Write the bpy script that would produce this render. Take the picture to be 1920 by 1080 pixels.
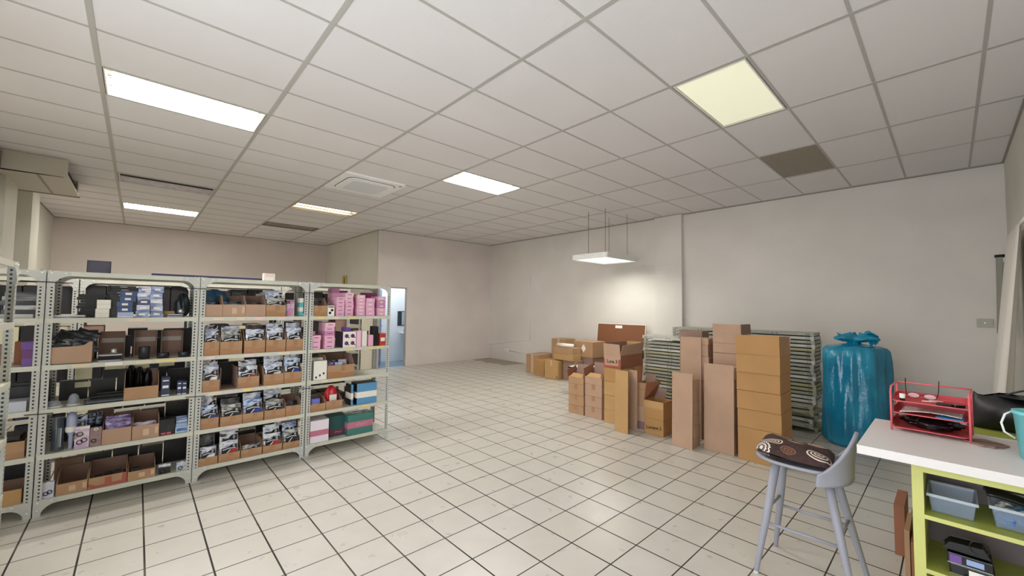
import bpy, math, random, re
from mathutils import Vector, Matrix, Euler
random.seed(7)
sc = bpy.context.scene
for o in list(bpy.data.objects): bpy.data.objects.remove(o)
COL = sc.collection
PI = math.pi

# ------------------------------------------------------------------ camera
EYE = Vector((0.0, 0.0, 1.5683))
FPX = 758.93
YAW, PITCH, ROLL = math.radians(47.2763), math.radians(2.6705), math.radians(0.6315)
_f = Vector((math.cos(YAW)*math.cos(PITCH), math.sin(YAW)*math.cos(PITCH), math.sin(PITCH)))
_r = Vector((math.sin(YAW), -math.cos(YAW), 0)); _u = _r.cross(_f)
CR = _r*math.cos(ROLL) + _u*math.sin(ROLL); CU = _u*math.cos(ROLL) - _r*math.sin(ROLL)
cam_d = bpy.data.cameras.new('camera'); cam_d.sensor_width = 36; cam_d.lens = 36*FPX/1920
cam_d.clip_start = .05; cam_d.clip_end = 100
cam = bpy.data.objects.new('camera', cam_d); COL.objects.link(cam)
cam.matrix_world = Matrix(((CR.x, CU.x, -_f.x, EYE.x), (CR.y, CU.y, -_f.y, EYE.y), (CR.z, CU.z, -_f.z, EYE.z), (0, 0, 0, 1)))
sc.camera = cam

# ------------------------------------------------------------------ exposure, sky, daylight
sc.view_settings.view_transform = 'Standard'
try: sc.view_settings.look = 'None'
except Exception: pass
sc.view_settings.gamma = 1.0; sc.view_settings.use_curve_mapping = False
sc.view_settings.exposure = 0.05
sc.cycles.max_bounces = 8; sc.cycles.diffuse_bounces = 6; sc.cycles.glossy_bounces = 3
sc.cycles.transmission_bounces = 6; sc.cycles.transparent_max_bounces = 8
sc.cycles.sample_clamp_indirect = 6.0
w = bpy.data.worlds.new('sky'); sc.world = w; w.use_nodes = True
w.node_tree.nodes['Background'].inputs[0].default_value = (.80, .88, 1, 1)
w.node_tree.nodes['Background'].inputs[1].default_value = 1.2
def area(name, loc, rot, sx, sy, e, col, spread=180):
    l = bpy.data.lights.new(name, 'AREA'); l.shape = 'RECTANGLE'; l.size = sx; l.size_y = sy
    l.energy = e; l.color = col; l.spread = math.radians(spread)
    o = bpy.data.objects.new(name, l); COL.objects.link(o); o.location = loc; o.rotation_euler = rot
    return o
# daylight through the shop windows in the left wall, beside the camera
DAY = area('daylight_shop_window', (-1.72, 1.15, 1.5), (0, math.radians(-92), 0), 2.5, 3.1, 120, (.93, .965, 1))
E_TUBE, E_DIFF = 300.0, 30.0

# ------------------------------------------------------------------ measuring helpers
def ray(px, py): return _f + CR*((px-960)/FPX) + CU*((540-py)/FPX)
def at(px, py, ax, v):
    """the point of the place that stands on plane ax=v along one sight line of the measured photograph"""
    d = ray(px, py); i = 'xyz'.index(ax); t = (v-EYE[i])/d[i]
    return EYE + d*t
def xat(px, y, z):
    """x of the vertical edge seen at column px on the plane y, at height z"""
    k = (px-960)/FPX; a = CR*1.0 - _f*k
    return (a.y*(0-y) + a.z*(EYE.z-z))/a.x + 0.0
def yat(px, x, z):
    k = (px-960)/FPX; a = CR*1.0 - _f*k
    return (a.x*(0-x) + a.z*(EYE.z-z))/a.y

# ------------------------------------------------------------------ materials
def lin(c): return tuple((v/12.92 if v <= .04045 else ((v+.055)/1.055)**2.4) for v in [x/255 for x in c])
MATS = {}
def mat(name, rgb, rough=.6, metal=0, noise=0, nscale=8, bump=0, bscale=60, spec=.5, emit=0, alpha=1, trans=0, coat=0):
    if name in MATS: return MATS[name]
    m = bpy.data.materials.new(name); m.use_nodes = True; MATS[name] = m
    nt = m.node_tree; b = nt.nodes['Principled BSDF']; c = lin(rgb)
    b.inputs['Base Color'].default_value = (*c, 1); b.inputs['Roughness'].default_value = rough
    b.inputs['Metallic'].default_value = metal; b.inputs['Specular IOR Level'].default_value = spec
    b.inputs['Alpha'].default_value = alpha; b.inputs['Transmission Weight'].default_value = trans
    b.inputs['Coat Weight'].default_value = coat
    if emit:
        b.inputs['Emission Color'].default_value = (*c, 1); b.inputs['Emission Strength'].default_value = emit
    tc = None
    if noise or bump:
        tc = nt.nodes.new('ShaderNodeTexCoord')
    if noise:
        n = nt.nodes.new('ShaderNodeTexNoise'); n.inputs['Scale'].default_value = nscale; n.inputs['Detail'].default_value = 4
        nt.links.new(tc.outputs['Object'], n.inputs['Vector'])
        r = nt.nodes.new('ShaderNodeMapRange'); r.inputs[1].default_value = .3; r.inputs[2].default_value = .7
        r.inputs[3].default_value = 1-noise; r.inputs[4].default_value = 1+noise
        nt.links.new(n.outputs['Fac'], r.inputs[0])
        mx = nt.nodes.new('ShaderNodeVectorMath'); mx.operation = 'SCALE'; mx.inputs[0].default_value = c
        nt.links.new(r.outputs[0], mx.inputs['Scale']); nt.links.new(mx.outputs[0], b.inputs['Base Color'])
    if bump:
        n = nt.nodes.new('ShaderNodeTexNoise'); n.inputs['Scale'].default_value = bscale; n.inputs['Detail'].default_value = 3
        nt.links.new(tc.outputs['Object'], n.inputs['Vector'])
        bn = nt.nodes.new('ShaderNodeBump'); bn.inputs['Strength'].default_value = bump; bn.inputs['Distance'].default_value = .01
        nt.links.new(n.outputs['Fac'], bn.inputs['Height']); nt.links.new(bn.outputs[0], b.inputs['Normal'])
    return m
class NT:
    """tiny helper to write shader maths"""
    def __init__(s, m): s.nt = m.node_tree; s.b = s.nt.nodes['Principled BSDF']
    def n(s, t, **k):
        x = s.nt.nodes.new(t)
        for a, v in k.items(): setattr(x, a, v)
        return x
    def m(s, op, a, b=None, c=None):
        x = s.n('ShaderNodeMath', operation=op)
        for i, v in enumerate((a, b, c)):
            if v is None: continue
            if isinstance(v, (int, float)): x.inputs[i].default_value = v
            else: s.nt.links.new(v, x.inputs[i])
        return x.outputs[0]
    def mix(s, f, a, b):
        x = s.n('ShaderNodeMix', data_type='RGBA')
        for i, v in ((0, f), (6, a), (7, b)):
            if isinstance(v, (tuple, list)): x.inputs[i].default_value = (*v, 1) if len(v) == 3 else v
            elif isinstance(v, (int, float)): x.inputs[i].default_value = v
            else: s.nt.links.new(v, x.inputs[i])
        return x.outputs[2]
    def coord(s, kind='Object'):
        t = s.n('ShaderNodeTexCoord'); p = s.n('ShaderNodeSeparateXYZ'); s.nt.links.new(t.outputs[kind], p.inputs[0])
        return t.outputs[kind], p.outputs[0], p.outputs[1], p.outputs[2]
    def noise(s, vec, scale, detail=3):
        x = s.n('ShaderNodeTexNoise'); x.inputs['Scale'].default_value = scale; x.inputs['Detail'].default_value = detail
        s.nt.links.new(vec, x.inputs['Vector']); return x.outputs['Fac']
    def rng(s, v, a, b, c, d):
        x = s.n('ShaderNodeMapRange')
        s.nt.links.new(v, x.inputs[0])
        for i, q in enumerate((a, b, c, d)): x.inputs[i+1].default_value = q
        return x.outputs[0]
    def link(s, v, name): s.nt.links.new(v, s.b.inputs[name])
    def bump(s, h, strength, dist=.01):
        x = s.n('ShaderNodeBump'); x.inputs['Strength'].default_value = strength; x.inputs['Distance'].default_value = dist
        s.nt.links.new(h, x.inputs['Height']); s.nt.links.new(x.outputs[0], s.b.inputs['Normal'])

# floor: 300 mm glazed tiles with dark grout, worn screed patch in the far corner
m_floor = mat('floor_tiles', (208, 203, 190), .28)
q = NT(m_floor); vec, X, Y, Z = q.coord()
def groove(v, off, per, wd):
    t = q.m('FRACT', q.m('DIVIDE', q.m('SUBTRACT', v, off), per))
    d = q.m('MINIMUM', t, q.m('SUBTRACT', 1.0, t))
    return q.m('LESS_THAN', d, wd/per/2)
gx = groove(X, 1.5914, .2997, .0100); gy = groove(Y, 2.3623, .3024, .0078)
g = q.m('MAXIMUM', gx, gy)
cx_ = q.m('FLOOR', q.m('DIVIDE', q.m('SUBTRACT', X, 1.5914), .2997)); cy_ = q.m('FLOOR', q.m('DIVIDE', q.m('SUBTRACT', Y, 2.3623), .3024))
cv = q.n('ShaderNodeCombineXYZ'); q.nt.links.new(cx_, cv.inputs[0]); q.nt.links.new(cy_, cv.inputs[1])
wn = q.n('ShaderNodeTexWhiteNoise'); q.nt.links.new(cv.outputs[0], wn.inputs['Vector'])
base = q.mix(q.rng(q.noise(vec, 5, 5), .3, .7, 0, 1), lin((199, 195, 186)), lin((206, 202, 194)))
base = q.mix(q.m('MULTIPLY', wn.outputs[0], .4), base, lin((196, 193, 180)))
fine = q.rng(q.noise(vec, 45, 3), .62, .75, 0, .25)
base = q.mix(fine, base, lin((182, 177, 166)))
gcol = q.mix(q.rng(q.noise(vec, 1.2, 2), .45, .62, 0, 1), lin((30, 27, 22)), lin((84, 76, 62)))
base = q.mix(g, base, gcol)
wob = q.m('MULTIPLY', q.noise(vec, 3, 3), .5)
pa = q.m('LESS_THAN', q.m('ADD', q.m('SUBTRACT', 8.0, X), q.m('MULTIPLY', wob, 1.0)), .95)
pb = q.m('GREATER_THAN', q.m('ADD', Y, wob), 8.35)
base = q.mix(q.m('MULTIPLY', pa, pb), base, q.mix(q.noise(vec, 20, 4), lin((120, 108, 92)), lin((160, 148, 128))))
q.link(base, 'Base Color')
q.link(q.m('ADD', q.m('MULTIPLY', g, .5), q.rng(q.noise(vec, 9, 3), .3, .7, .27, .33)), 'Roughness')
q.bump(q.m('SUBTRACT', 1.0, g), .35, .003)

def wall_mat(name, rgb, brick=0):
    m = mat(name, rgb, .75, spec=.25); q = NT(m); vec, X, Y, Z = q.coord()
    base = q.mix(q.rng(q.noise(vec, 1.3, 4), .3, .7, 0, 1), lin([c-5 for c in rgb]), lin([min(255, c+3) for c in rgb]))
    q.link(base, 'Base Color')
    h = q.m('MULTIPLY', q.noise(vec, 14, 4), .5)
    if brick:
        t = q.m('FRACT', q.m('DIVIDE', Z, .085)); row = q.m('FLOOR', q.m('DIVIDE', Z, .085))
        off = q.m('MULTIPLY', q.m('MODULO', row, 2.0), .115)
        u = q.m('FRACT', q.m('DIVIDE', q.m('ADD', Y, off), .23))
        a = q.m('LESS_THAN', t, .1); b2 = q.m('LESS_THAN', u, .04)
        h = q.m('SUBTRACT', h, q.m('MULTIPLY', q.m('MAXIMUM', a, b2), .35))
    q.bump(h, .35, .006)
    return m
W_RIGHT = wall_mat('painted_brick', (226, 221, 215), 1)
W_FAR = wall_mat('painted_plaster', (222, 213, 210))
W_DOOR = wall_mat('painted_plaster_front', (228, 220, 216))
W_LEFT = wall_mat('painted_plaster_left', (214, 211, 202))
W_WASH = wall_mat('washroom_paint', (222, 230, 236))
m_tile = mat('ceiling_tile', (229, 226, 227), .85, noise=.02, nscale=1.1, bump=.12, bscale=140, spec=.2)
m_grid = mat('ceiling_grid', (182, 179, 174), .6)
m_grid2 = mat('ceiling_edge', (150, 146, 136), .7)
m_white = mat('white_enamel', (236, 236, 234), .4)
m_rack = mat('rack_paint', (196, 197, 190), .45, noise=.03, nscale=6)
m_shelf = mat('rack_shelf_paint', (206, 206, 192), .42, noise=.03, nscale=5)
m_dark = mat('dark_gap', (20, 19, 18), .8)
m_black = mat('black_plastic', (13, 13, 15), .4)
m_blackg = mat('black_gloss', (10, 10, 13), .15)
m_charcoal = mat('charcoal_card', (32, 30, 34), .5)
m_card = mat('cardboard', (176, 140, 106), .8, noise=.05, nscale=5)
m_cardp = mat('cardboard_pinkish', (180, 148, 124), .8, noise=.05, nscale=5)
m_cardo = mat('cardboard_ochre', (176, 134, 84), .78, noise=.05, nscale=4)
m_cardy = mat('cardboard_yellow', (186, 148, 98), .78, noise=.05, nscale=5)
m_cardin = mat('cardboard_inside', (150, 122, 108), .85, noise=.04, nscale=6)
m_cardd = mat('cardboard_redbrown', (150, 100, 74), .8, noise=.05, nscale=5)
m_tape = mat('packing_tape', (168, 124, 88), .3)
m_tapered = mat('red_packing_tape', (168, 88, 70), .3)
m_tapepale = mat('pale_packing_tape', (206, 176, 146), .25)
m_lab = mat('paper_label', (240, 236, 226), .6)
m_laby = mat('yellow_label', (236, 212, 140), .6)
m_ink = mat('marker_ink', (38, 26, 22), .6)
m_steel = mat('steel', (190, 192, 196), .25, metal=1)
m_bolt = mat('bolt_head', (236, 236, 234), .3, metal=.3)

# rack posts with slots
m_post = mat('slotted_post', (190, 191, 184), .45)
q = NT(m_post); vec, X, Y, Z = q.coord()
zf = q.m('FRACT', q.m('DIVIDE', Z, .026))
zz = q.m('LESS_THAN', q.m('ABSOLUTE', q.m('SUBTRACT', zf, .5)), .24)
ax = q.m('LESS_THAN', q.m('ABSOLUTE', q.m('SUBTRACT', q.m('ABSOLUTE', X), .024)), .0052)
ay = q.m('LESS_THAN', q.m('ABSOLUTE', q.m('SUBTRACT', q.m('ABSOLUTE', Y), .024)), .0052)
q.link(q.mix(q.m('MULTIPLY', zz, q.m('MAXIMUM', ax, ay)), lin((192, 193, 186)), lin((28, 27, 26))), 'Base Color')

# ------------------------------------------------------------------ mesh building
class MB:
    def __init__(s): s.v = []; s.f = []; s.mi = []; s.sm = []
    def add(s, vs, fs, mi=0, smooth=False, M=None):
        o = len(s.v)
        s.v += [tuple(M @ Vector(p)) if M else tuple(p) for p in vs]
        s.f += [tuple(i+o for i in f) for f in fs]; s.mi += [mi]*len(fs); s.sm += [smooth]*len(fs)
        return s
    def box(s, x0, y0, z0, x1, y1, z1, mi=0, M=None):
        v = [(x0, y0, z0), (x1, y0, z0), (x1, y1, z0), (x0, y1, z0), (x0, y0, z1), (x1, y0, z1), (x1, y1, z1), (x0, y1, z1)]
        return s.add(v, [(0, 3, 2, 1), (4, 5, 6, 7), (0, 1, 5, 4), (1, 2, 6, 5), (2, 3, 7, 6), (3, 0, 4, 7)], mi, M=M)
    def quad(s, a, b, c, d, mi=0): return s.add([a, b, c, d], [(0, 1, 2, 3)], mi)
    def prism(s, poly, t0, t1, axis='y', mi=0, M=None):
        n = len(poly)
        def P(a, b, t): return {'y': (a, t, b), 'x': (t, a, b), 'z': (a, b, t)}[axis]
        v = [P(a, b, t0) for a, b in poly] + [P(a, b, t1) for a, b in poly]
        f = [tuple(range(n)), tuple(range(2*n-1, n-1, -1))] + [(i, (i+1) % n, n+(i+1) % n, n+i) for i in range(n)]
        return s.add(v, f, mi, M=M)
    def tube(s, pts, r, n=10, mi=0, M=None, cap=True):
        pts = [Vector(p) for p in pts]; rs = r if isinstance(r, (list, tuple)) else [r]*len(pts)
        v = []; f = []; ref = None
        for i, p in enumerate(pts):
            d = (pts[min(i+1, len(pts)-1)] - pts[max(i-1, 0)]).normalized()
            if ref is None:
                ref = Vector((0, 0, 1)) if abs(d.z) < .9 else Vector((1, 0, 0))
            a = d.cross(ref).normalized(); b = a.cross(d).normalized(); ref = b
            for k in range(n):
                t = 2*PI*k/n; v.append(p + a*(rs[i]*math.cos(t)) + b*(rs[i]*math.sin(t)))
        for i in range(len(pts)-1):
            for k in range(n): f.append((i*n+k, i*n+(k+1) % n, (i+1)*n+(k+1) % n, (i+1)*n+k))
        if cap: f.append(tuple(range(n-1, -1, -1))); f.append(tuple((len(pts)-1)*n+k for k in range(n)))
        return s.add([tuple(p) for p in v], f, mi, True, M)
    def lathe(s, prof, n=24, mi=0, M=None, fn=None):
        v = []; f = []
        for i, (r, z) in enumerate(prof):
            for k in range(n):
                t = 2*PI*k/n; rr = r if fn is None else fn(r, z, t)
                v.append((rr*math.cos(t), rr*math.sin(t), z))
        for i in range(len(prof)-1):
            for k in range(n): f.append((i*n+k, i*n+(k+1) % n, (i+1)*n+(k+1) % n, (i+1)*n+k))
        return s.add(v, f, mi, True, M)
    def grid(s, fn, nu, nv, mi=0, M=None):
        v = [fn(i/nu, j/nv) for j in range(nv+1) for i in range(nu+1)]
        f = [(j*(nu+1)+i, j*(nu+1)+i+1, (j+1)*(nu+1)+i+1, (j+1)*(nu+1)+i) for j in range(nv) for i in range(nu)]
        return s.add(v, f, mi, True, M)
def mesh(name, mb, mats, bevel=0):
    me = bpy.data.meshes.new(name); me.from_pydata(mb.v, [], mb.f)
    for m in (mats if isinstance(mats, (list, tuple)) else [mats]): me.materials.append(m)
    me.polygons.foreach_set('material_index', mb.mi); me.polygons.foreach_set('use_smooth', mb.sm); me.update()
    return me
def obj(name, mb, mats, parent=None, loc=None, rot=None, bevel=0, solid=0, sub=0):
    me = mb if isinstance(mb, bpy.types.Mesh) else mesh(name, mb, mats)
    o = bpy.data.objects.new(name, me); COL.objects.link(o)
    if loc is not None: o.location = loc
    if rot is not None: o.rotation_euler = rot
    if parent: o.parent = parent
    if sub: m = o.modifiers.new('sub', 'SUBSURF'); m.levels = m.render_levels = sub
    if solid: m = o.modifiers.new('solid', 'SOLIDIFY'); m.thickness = solid; m.offset = 0
    if bevel: m = o.modifiers.new('bevel', 'BEVEL'); m.width = bevel; m.segments = 2; m.limit_method = 'ANGLE'
    return o
def tag(o, label, cat, group=None):
    label = re.sub(r',? on the (\w+) shelf of the ([\w ]+?) rack', r', \1 shelf, \2 rack', label)
    label = label.replace('left rack', 'navy-box rack').replace('middle rack', 'packet rack').replace('right rack', 'pink-box rack').replace('left and middle racks', 'navy-box and packet racks').replace('middle and right racks', 'packet and pink-box racks')
    o['label'] = label; o['category'] = cat
    if group: o['group'] = group
    return o
def thing(name, label, cat, loc=(0, 0, 0), rotz=0, group=None):
    o = bpy.data.objects.new(name, None); COL.objects.link(o); o.location = loc; o.rotation_euler = (0, 0, rotz)
    o.empty_display_size = .1
    return tag(o, label, cat, group)
def struct(name, mb, mats, parent=None, **k):
    o = obj(name, mb, mats, parent, **k)
    if parent is None: o['kind'] = 'structure'
    return o
def text(name, body, size, m, parent, M, extrude=.0006, bold=0):
    c = bpy.data.curves.new(name, 'FONT'); c.body = body; c.size = size; c.extrude = extrude; c.align_x = 'CENTER'; c.align_y = 'CENTER'
    c.offset = bold; c.resolution_u = 2
    c.materials.append(m); tmp = bpy.data.objects.new(name, c); COL.objects.link(tmp); bpy.context.view_layer.update()
    me = bpy.data.meshes.new_from_object(tmp.evaluated_get(bpy.context.evaluated_depsgraph_get())); bpy.data.objects.remove(tmp)
    o = bpy.data.objects.new(name, me); COL.objects.link(o); o.parent = parent; o.matrix_local = M
    return o
def dup(root, loc, label=None, rotz=None, group=None, scale=None):
    r = root.copy(); COL.objects.link(r); r.location = loc
    if rotz is not None: r.rotation_euler = (0, 0, rotz)
    if scale: r.scale = scale
    if label: r['label'] = label
    if group: r['group'] = group
    for ch in list(root.children):
        c = ch.copy(); COL.objects.link(c); c.parent = r
        for g in list(ch.children):
            d = g.copy(); COL.objects.link(d); d.parent = c
    return r
FACE_NX = Matrix(((0, 0, -1, 0), (-1, 0, 0, 0), (0, 1, 0, 0), (0, 0, 0, 1)))   # text frame that faces -x
FACE_NY = Matrix(((1, 0, 0, 0), (0, 0, -1, 0), (0, 1, 0, 0), (0, 0, 0, 1)))    # text frame that faces -y
def T(x, y, z): return Matrix.Translation((x, y, z))
ORD = ['first', 'second', 'third', 'fourth', 'fifth', 'sixth', 'seventh', 'eighth']

# ================================================================== ROOM
H = 3.468
XL, XR, YF, YB = -1.45, 8.0, -.51, 13.5
XI, YD = 4.38, 9.65      # the inner corner block
def wallbox(name, x0, y0, x1, y1, m, z0=0, z1=H): return struct(name, MB().box(x0, y0, z0, x1, y1, z1), m)
fl = MB(); fl.quad((XL-.2, YF-.2, 0), (XR+.2, YF-.2, 0), (XR+.2, YD+.15, 0), (XL-.2, YD+.15, 0)); fl.quad((XL-.2, YD+.15, 0), (XI, YD+.15, 0), (XI, YB+.2, 0), (XL-.2, YB+.2, 0))
struct('floor', fl, m_floor)
wallbox('wall_right', XR, YF-.2, XR+.2, YD+.12, W_RIGHT)
wallbox('wall_far', XL-.2, YB, XI+.1, YB+.2, W_FAR)
wl = MB(); wl.box(XL-.2, 2.8, 0, XL, YB, H); wl.box(XL-.2, YF-.2, 0, XL, 2.8, .12); wl.box(XL-.2, YF-.2, 2.9, XL, 2.8, H)
struct('wall_left', wl, W_LEFT)
wallbox('wall_inner_side', XI, YD+.1, XI+.1, YB, W_LEFT)
wb = MB(); wb.box(5.155, YD, 0, 5.3, YD+.05, H); wb.box(5.3, YD, 0, XR, YD+.1, H); wb.box(XI, YD, 2.02, 5.155, YD+.05, H)
struct('wall_inner_front', wb, W_DOOR)
# solid front wall; the shop windows are in the left wall, beside the camera
struct('wall_front', MB().box(XL-.2, YF-.15, 0, XR, YF, H), W_LEFT)
wf = MB()
for y in (YF+.03, .6, 1.7, 2.77): wf.box(XL-.12, y-.03, .12, XL-.05, y+.03, 2.9)
wf.box(XL-.12, YF, .12, XL-.05, 2.8, .18); wf.box(XL-.12, YF, 2.84, XL-.05, 2.8, 2.9)
struct('window_1', wf, m_white)
# pilasters and pipe on the left wall
pl = MB(); pl.box(XL, 9.85, 0, XL+.16, 10.5, H); struct('trim_1', pl, W_LEFT)
pl = MB(); pl.box(XL, 8.5, 0, XL+.10, 9.2, H); struct('trim_2', pl, W_LEFT)
# boxed pilaster on the right wall
pl = MB(); pl.box(XR-.10, 3.60, 0, XR, 4.17, H); struct('trim_3', pl, W_RIGHT)
# door frame
df = MB(); df.box(5.142, YD-.010, 0, 5.165, YD+.055, 2.04); df.box(XI-.005, YD-.012, 0, XI+.03, YD+.11, 2.05); df.box(XI, YD-.010, 2.01, 5.165, YD+.055, 2.04)
struct('trim_4', df, mat('frame_grey', (186, 178, 172), .5))
cb = MB(); cb.box(XI-.012, YD-.012, 2.02, XI+.03, YD+.03, H); struct('trim_5', cb, mat('corner_bead', (226, 220, 214), .5))
# washroom behind the door
ws = MB()
ws.box(XI+.1, YD+1.12, 0, 6.5, YD+1.22, 2.66)
struct('wall_washroom', ws, W_WASH)
struct('wall_washroom_side', MB().box(6.4, YD+.1, 0, 6.5, YD+1.12, 2.6), W_WASH)
struct('ceiling_washroom', MB().box(XI+.1, YD+.1, 2.6, 6.5, YD+1.12, 2.66), W_WASH)
wsf = MB().quad((XI, YD+.1, .001), (6.5, YD+.1, .001), (6.5, YD+1.2, .001), (XI, YD+1.2, .001))
struct('trim_6', wsf, mat('washroom_floor', (118, 146, 168), .3, noise=.08, nscale=12))
area('washroom_fill_lamp', (5.2, YD+.55, 2.55), (0, 0, 0), 1.0, .5, 17, (.92, .97, 1))  # added bluish lamp under the ceiling to brighten the washroom
dl = thing('door_leaf', 'slate blue washroom door standing open beside the basin', 'door', (XI+.07, YD+.13, .01), math.radians(58))
dl['kind'] = 'structure'; dl.name = 'door_1'
obj('door_panel', MB().box(0, 0, 0, .74, .04, 1.98), mat('slate_blue_paint', (104, 122, 164), .45), dl, bevel=.003)
obj('door_handle', MB().tube([(.66, -.03, 1.02), (.56, -.035, 1.02)], .008).tube([(.66, 0, 1.02), (.66, -.035, 1.02)], .008), m_steel, dl)
# ceiling as laid-in tiles in a T grid
MX = [XL, -.306, .894, 2.089, 3.28, 4.437, 5.616, 6.782, 7.95, XR]
C0 = 1.5827
YS = [C0+.6*c for c in range(-4, 21)]
HOLES = {(1, 5), (4, 5), (1, 11), (1, 15), (3, 11), (3, 15), (4, -1), (6, -1)}   # column after grid line, row
ct = MB()
for i in range(len(MX)-1):
    for c in range(-4, 20):
        if (i, c) in HOLES: continue
        x0, x1, y0, y1 = MX[i], MX[i+1], C0+.6*c, C0+.6*(c+1)
        y0 = max(y0, YF); y1 = min(y1, YB)
        if y1 <= y0+.01: continue
        if y0 >= YD and x0 >= XI: continue
        if y0 >= YD-.01 and x1 > XI: x1 = XI+.05
        z = H + random.uniform(-.001, .001)
        ct.quad((x0, y0, z), (x0, y1, z), (x1, y1, z), (x1, y0, z))
struct('ceiling', ct, m_tile)
gr = MB()
for i, x in enumerate(MX[1:-1]):
    gr.box(x-.017, YF, H-.004, x+.017, YB if x < XI else YD, H+.004)
for y in YS:
    if YF < y < YB: gr.box(XL, y-.011, H-.003, XR if y < YD else XI, y+.011, H+.003)
struct('trim_7', gr, m_grid)
eg = MB(); eg.box(XR-.02, YF, H-.012, XR, YD, H); eg.box(XL, YB-.02, H-.012, XI, YB, H); eg.box(XI, YD-.02, H-.012, XR, YD, H); eg.box(XI-.02, YD, H-.012, XI, YB, H)
eg.box(XL, YF, H-.012, XL+.02, YB, H); eg.box(XR-.115, 3.585, H-.012, XR-.1, 4.185, H); eg.box(XL, YF, H-.012, XR, YF+.02, H)
struct('trim_8', eg, m_grid2)
# void above the ceiling so recesses stay dark
struct('ceiling_void', MB().box(XL-.2, YF-.2, H+.30, XR+.2, YB+.2, H+.34), m_dark)

# ------------------------------------------------------------------ ceiling lights
m_tube = mat('lit_tube', (255, 250, 244), emit=E_TUBE)
m_tubew = mat('lit_tube_warm', (255, 246, 226), emit=E_TUBE*.05)
m_tubeoff = mat('unlit_tube', (206, 204, 198), .3)
m_opal = mat('opal_diffuser', (236, 236, 210), emit=.5)
m_opalw = mat('opal_diffuser_white', (255, 250, 236), emit=E_DIFF)
m_refl = mat('troffer_reflector', (238, 236, 228), .35)
m_reflw = mat('troffer_reflector_cream', (228, 220, 198), .4)
m_reflg = mat('dusty_reflector', (232, 226, 228), .5, noise=.12, nscale=10)
def recess(w_, d_, h_):
    b = MB(); x, y, t = w_/2, d_/2, .012
    b.quad((-x, -y, h_), (-x, y, h_), (x, y, h_), (x, -y, h_))
    b.quad((-x, -y, 0), (-x, -y, h_), (x, -y, h_), (x, -y, 0)); b.quad((-x, y, 0), (x, y, 0), (x, y, h_), (-x, y, h_))
    b.quad((-x, -y, 0), (-x, y, 0), (-x, y, h_), (-x, -y, h_)); b.quad((x, -y, 0), (x, -y, h_), (x, y, h_), (x, y, 0))
    for a in ((-x-t, -y-t, x+t, -y), (-x-t, y, x+t, y+t), (-x-t, -y, -x, y), (x, -y, x+t, y)): b.box(a[0], a[1], -.006, a[2], a[3], .004)
    return b
def fixture(i, c, kind, label):
    x0, x1 = MX[i]+.02, MX[i+1]-.02; y0, y1 = C0+.6*c+.016, C0+.6*(c+1)-.016
    W, D = x1-x0, y1-y0; t = thing('ceiling_light', label, 'light', ((x0+x1)/2, (y0+y1)/2, H), 0, 'recessed ceiling lights')
    mr = {'open': m_refl, 'warm': m_reflw, 'off': m_reflg, 'opal': m_refl, 'opalw': m_refl, 'louvre': m_grid2}[kind]
    obj('housing', recess(W-.03, D-.03, .10), mr, t)
    if kind in ('open', 'warm', 'off'):
        mt = {'open': m_tube, 'warm': m_tubew, 'off': m_tubeoff}[kind]
        ys = (-.11, .11) if kind == 'open' else ((-.13, .05) if kind == 'warm' else (-.14, .0))
        for y in ys:
            obj('tube', MB().tube([(-W/2+.05, y, .05), (W/2-.05, y, .05)], .014, 12), mt, t)
            for e in (-1, 1): obj('tube_socket', MB().box(-.015, y-.014, .02, .015, y+.014, .099), m_white, t, loc=(e*(W/2-.035), 0, 0))
        obj('centre_ridge', MB().prism([(-.04, .10), (.04, .10), (.012, .045), (-.012, .045)], -W/2+.03, W/2-.03, 'x', M=T(0, (ys[0]+ys[1])/2, 0)), mr, t)
        if kind != 'open':
            b = MB()
            b.box(-W/2+.02, -D/2+.02, .0, W/2-.02, -D/2+.05, .06); b.box(-W/2+.02, .10, .0, W/2-.02, .125, .07)
            obj('louvre', b, mr, t)
            if kind == 'off':
                for k in range(3): obj('louvre_bar', MB().box(-W/2+.02, -D/2+.06+.05*k, .0, W/2-.02, -D/2+.075+.05*k, .012), m_charcoal, t)
            else: obj('louvre_bar', MB().box(-W/2+.02, -.06, .0, W/2-.02, -.03, .015), mat('brown_bar', (120, 96, 60), .6), t)
    elif kind == 'louvre':
        b = MB()
        for k in range(1, 24): b.box(-W/2+W*k/24-.002, -D/2+.02, .005, -W/2+W*k/24+.002, D/2-.02, .03)
        obj('louvre', b, mat('louvre_grey', (186, 178, 168), .6), t)
        obj('cover', MB().box(-W/2+.02, -D/2+.02, .03, W/2-.02, D/2-.02, .034), mat('louvre_back', (190, 180, 170), .7), t)
    else:
        obj('diffuser', MB().box(-W/2+.02, -D/2+.02, .004, W/2-.02, D/2-.02, .010), m_opal if kind == 'opal' else m_opalw, t)
    return t
fixture(1, 5, 'open', 'large bright open troffer with two bare tubes, nearest at the left')
fixture(4, 5, 'open', 'bright open two-tube troffer in the middle of the ceiling')
fixture(4, -1, 'opal', 'yellowish opal ceiling panel light at the right')
fixture(1, 11, 'off', 'unlit dusty troffer beyond the large bright troffer')
fixture(1, 15, 'opalw', 'bright white diffuser light nearest the far left wall')
fixture(3, 11, 'warm', 'warm slim troffer with two dim tubes past the air conditioner')
fixture(3, 15, 'louvre', 'dark grey unlit louvred light near the far wall')
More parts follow.
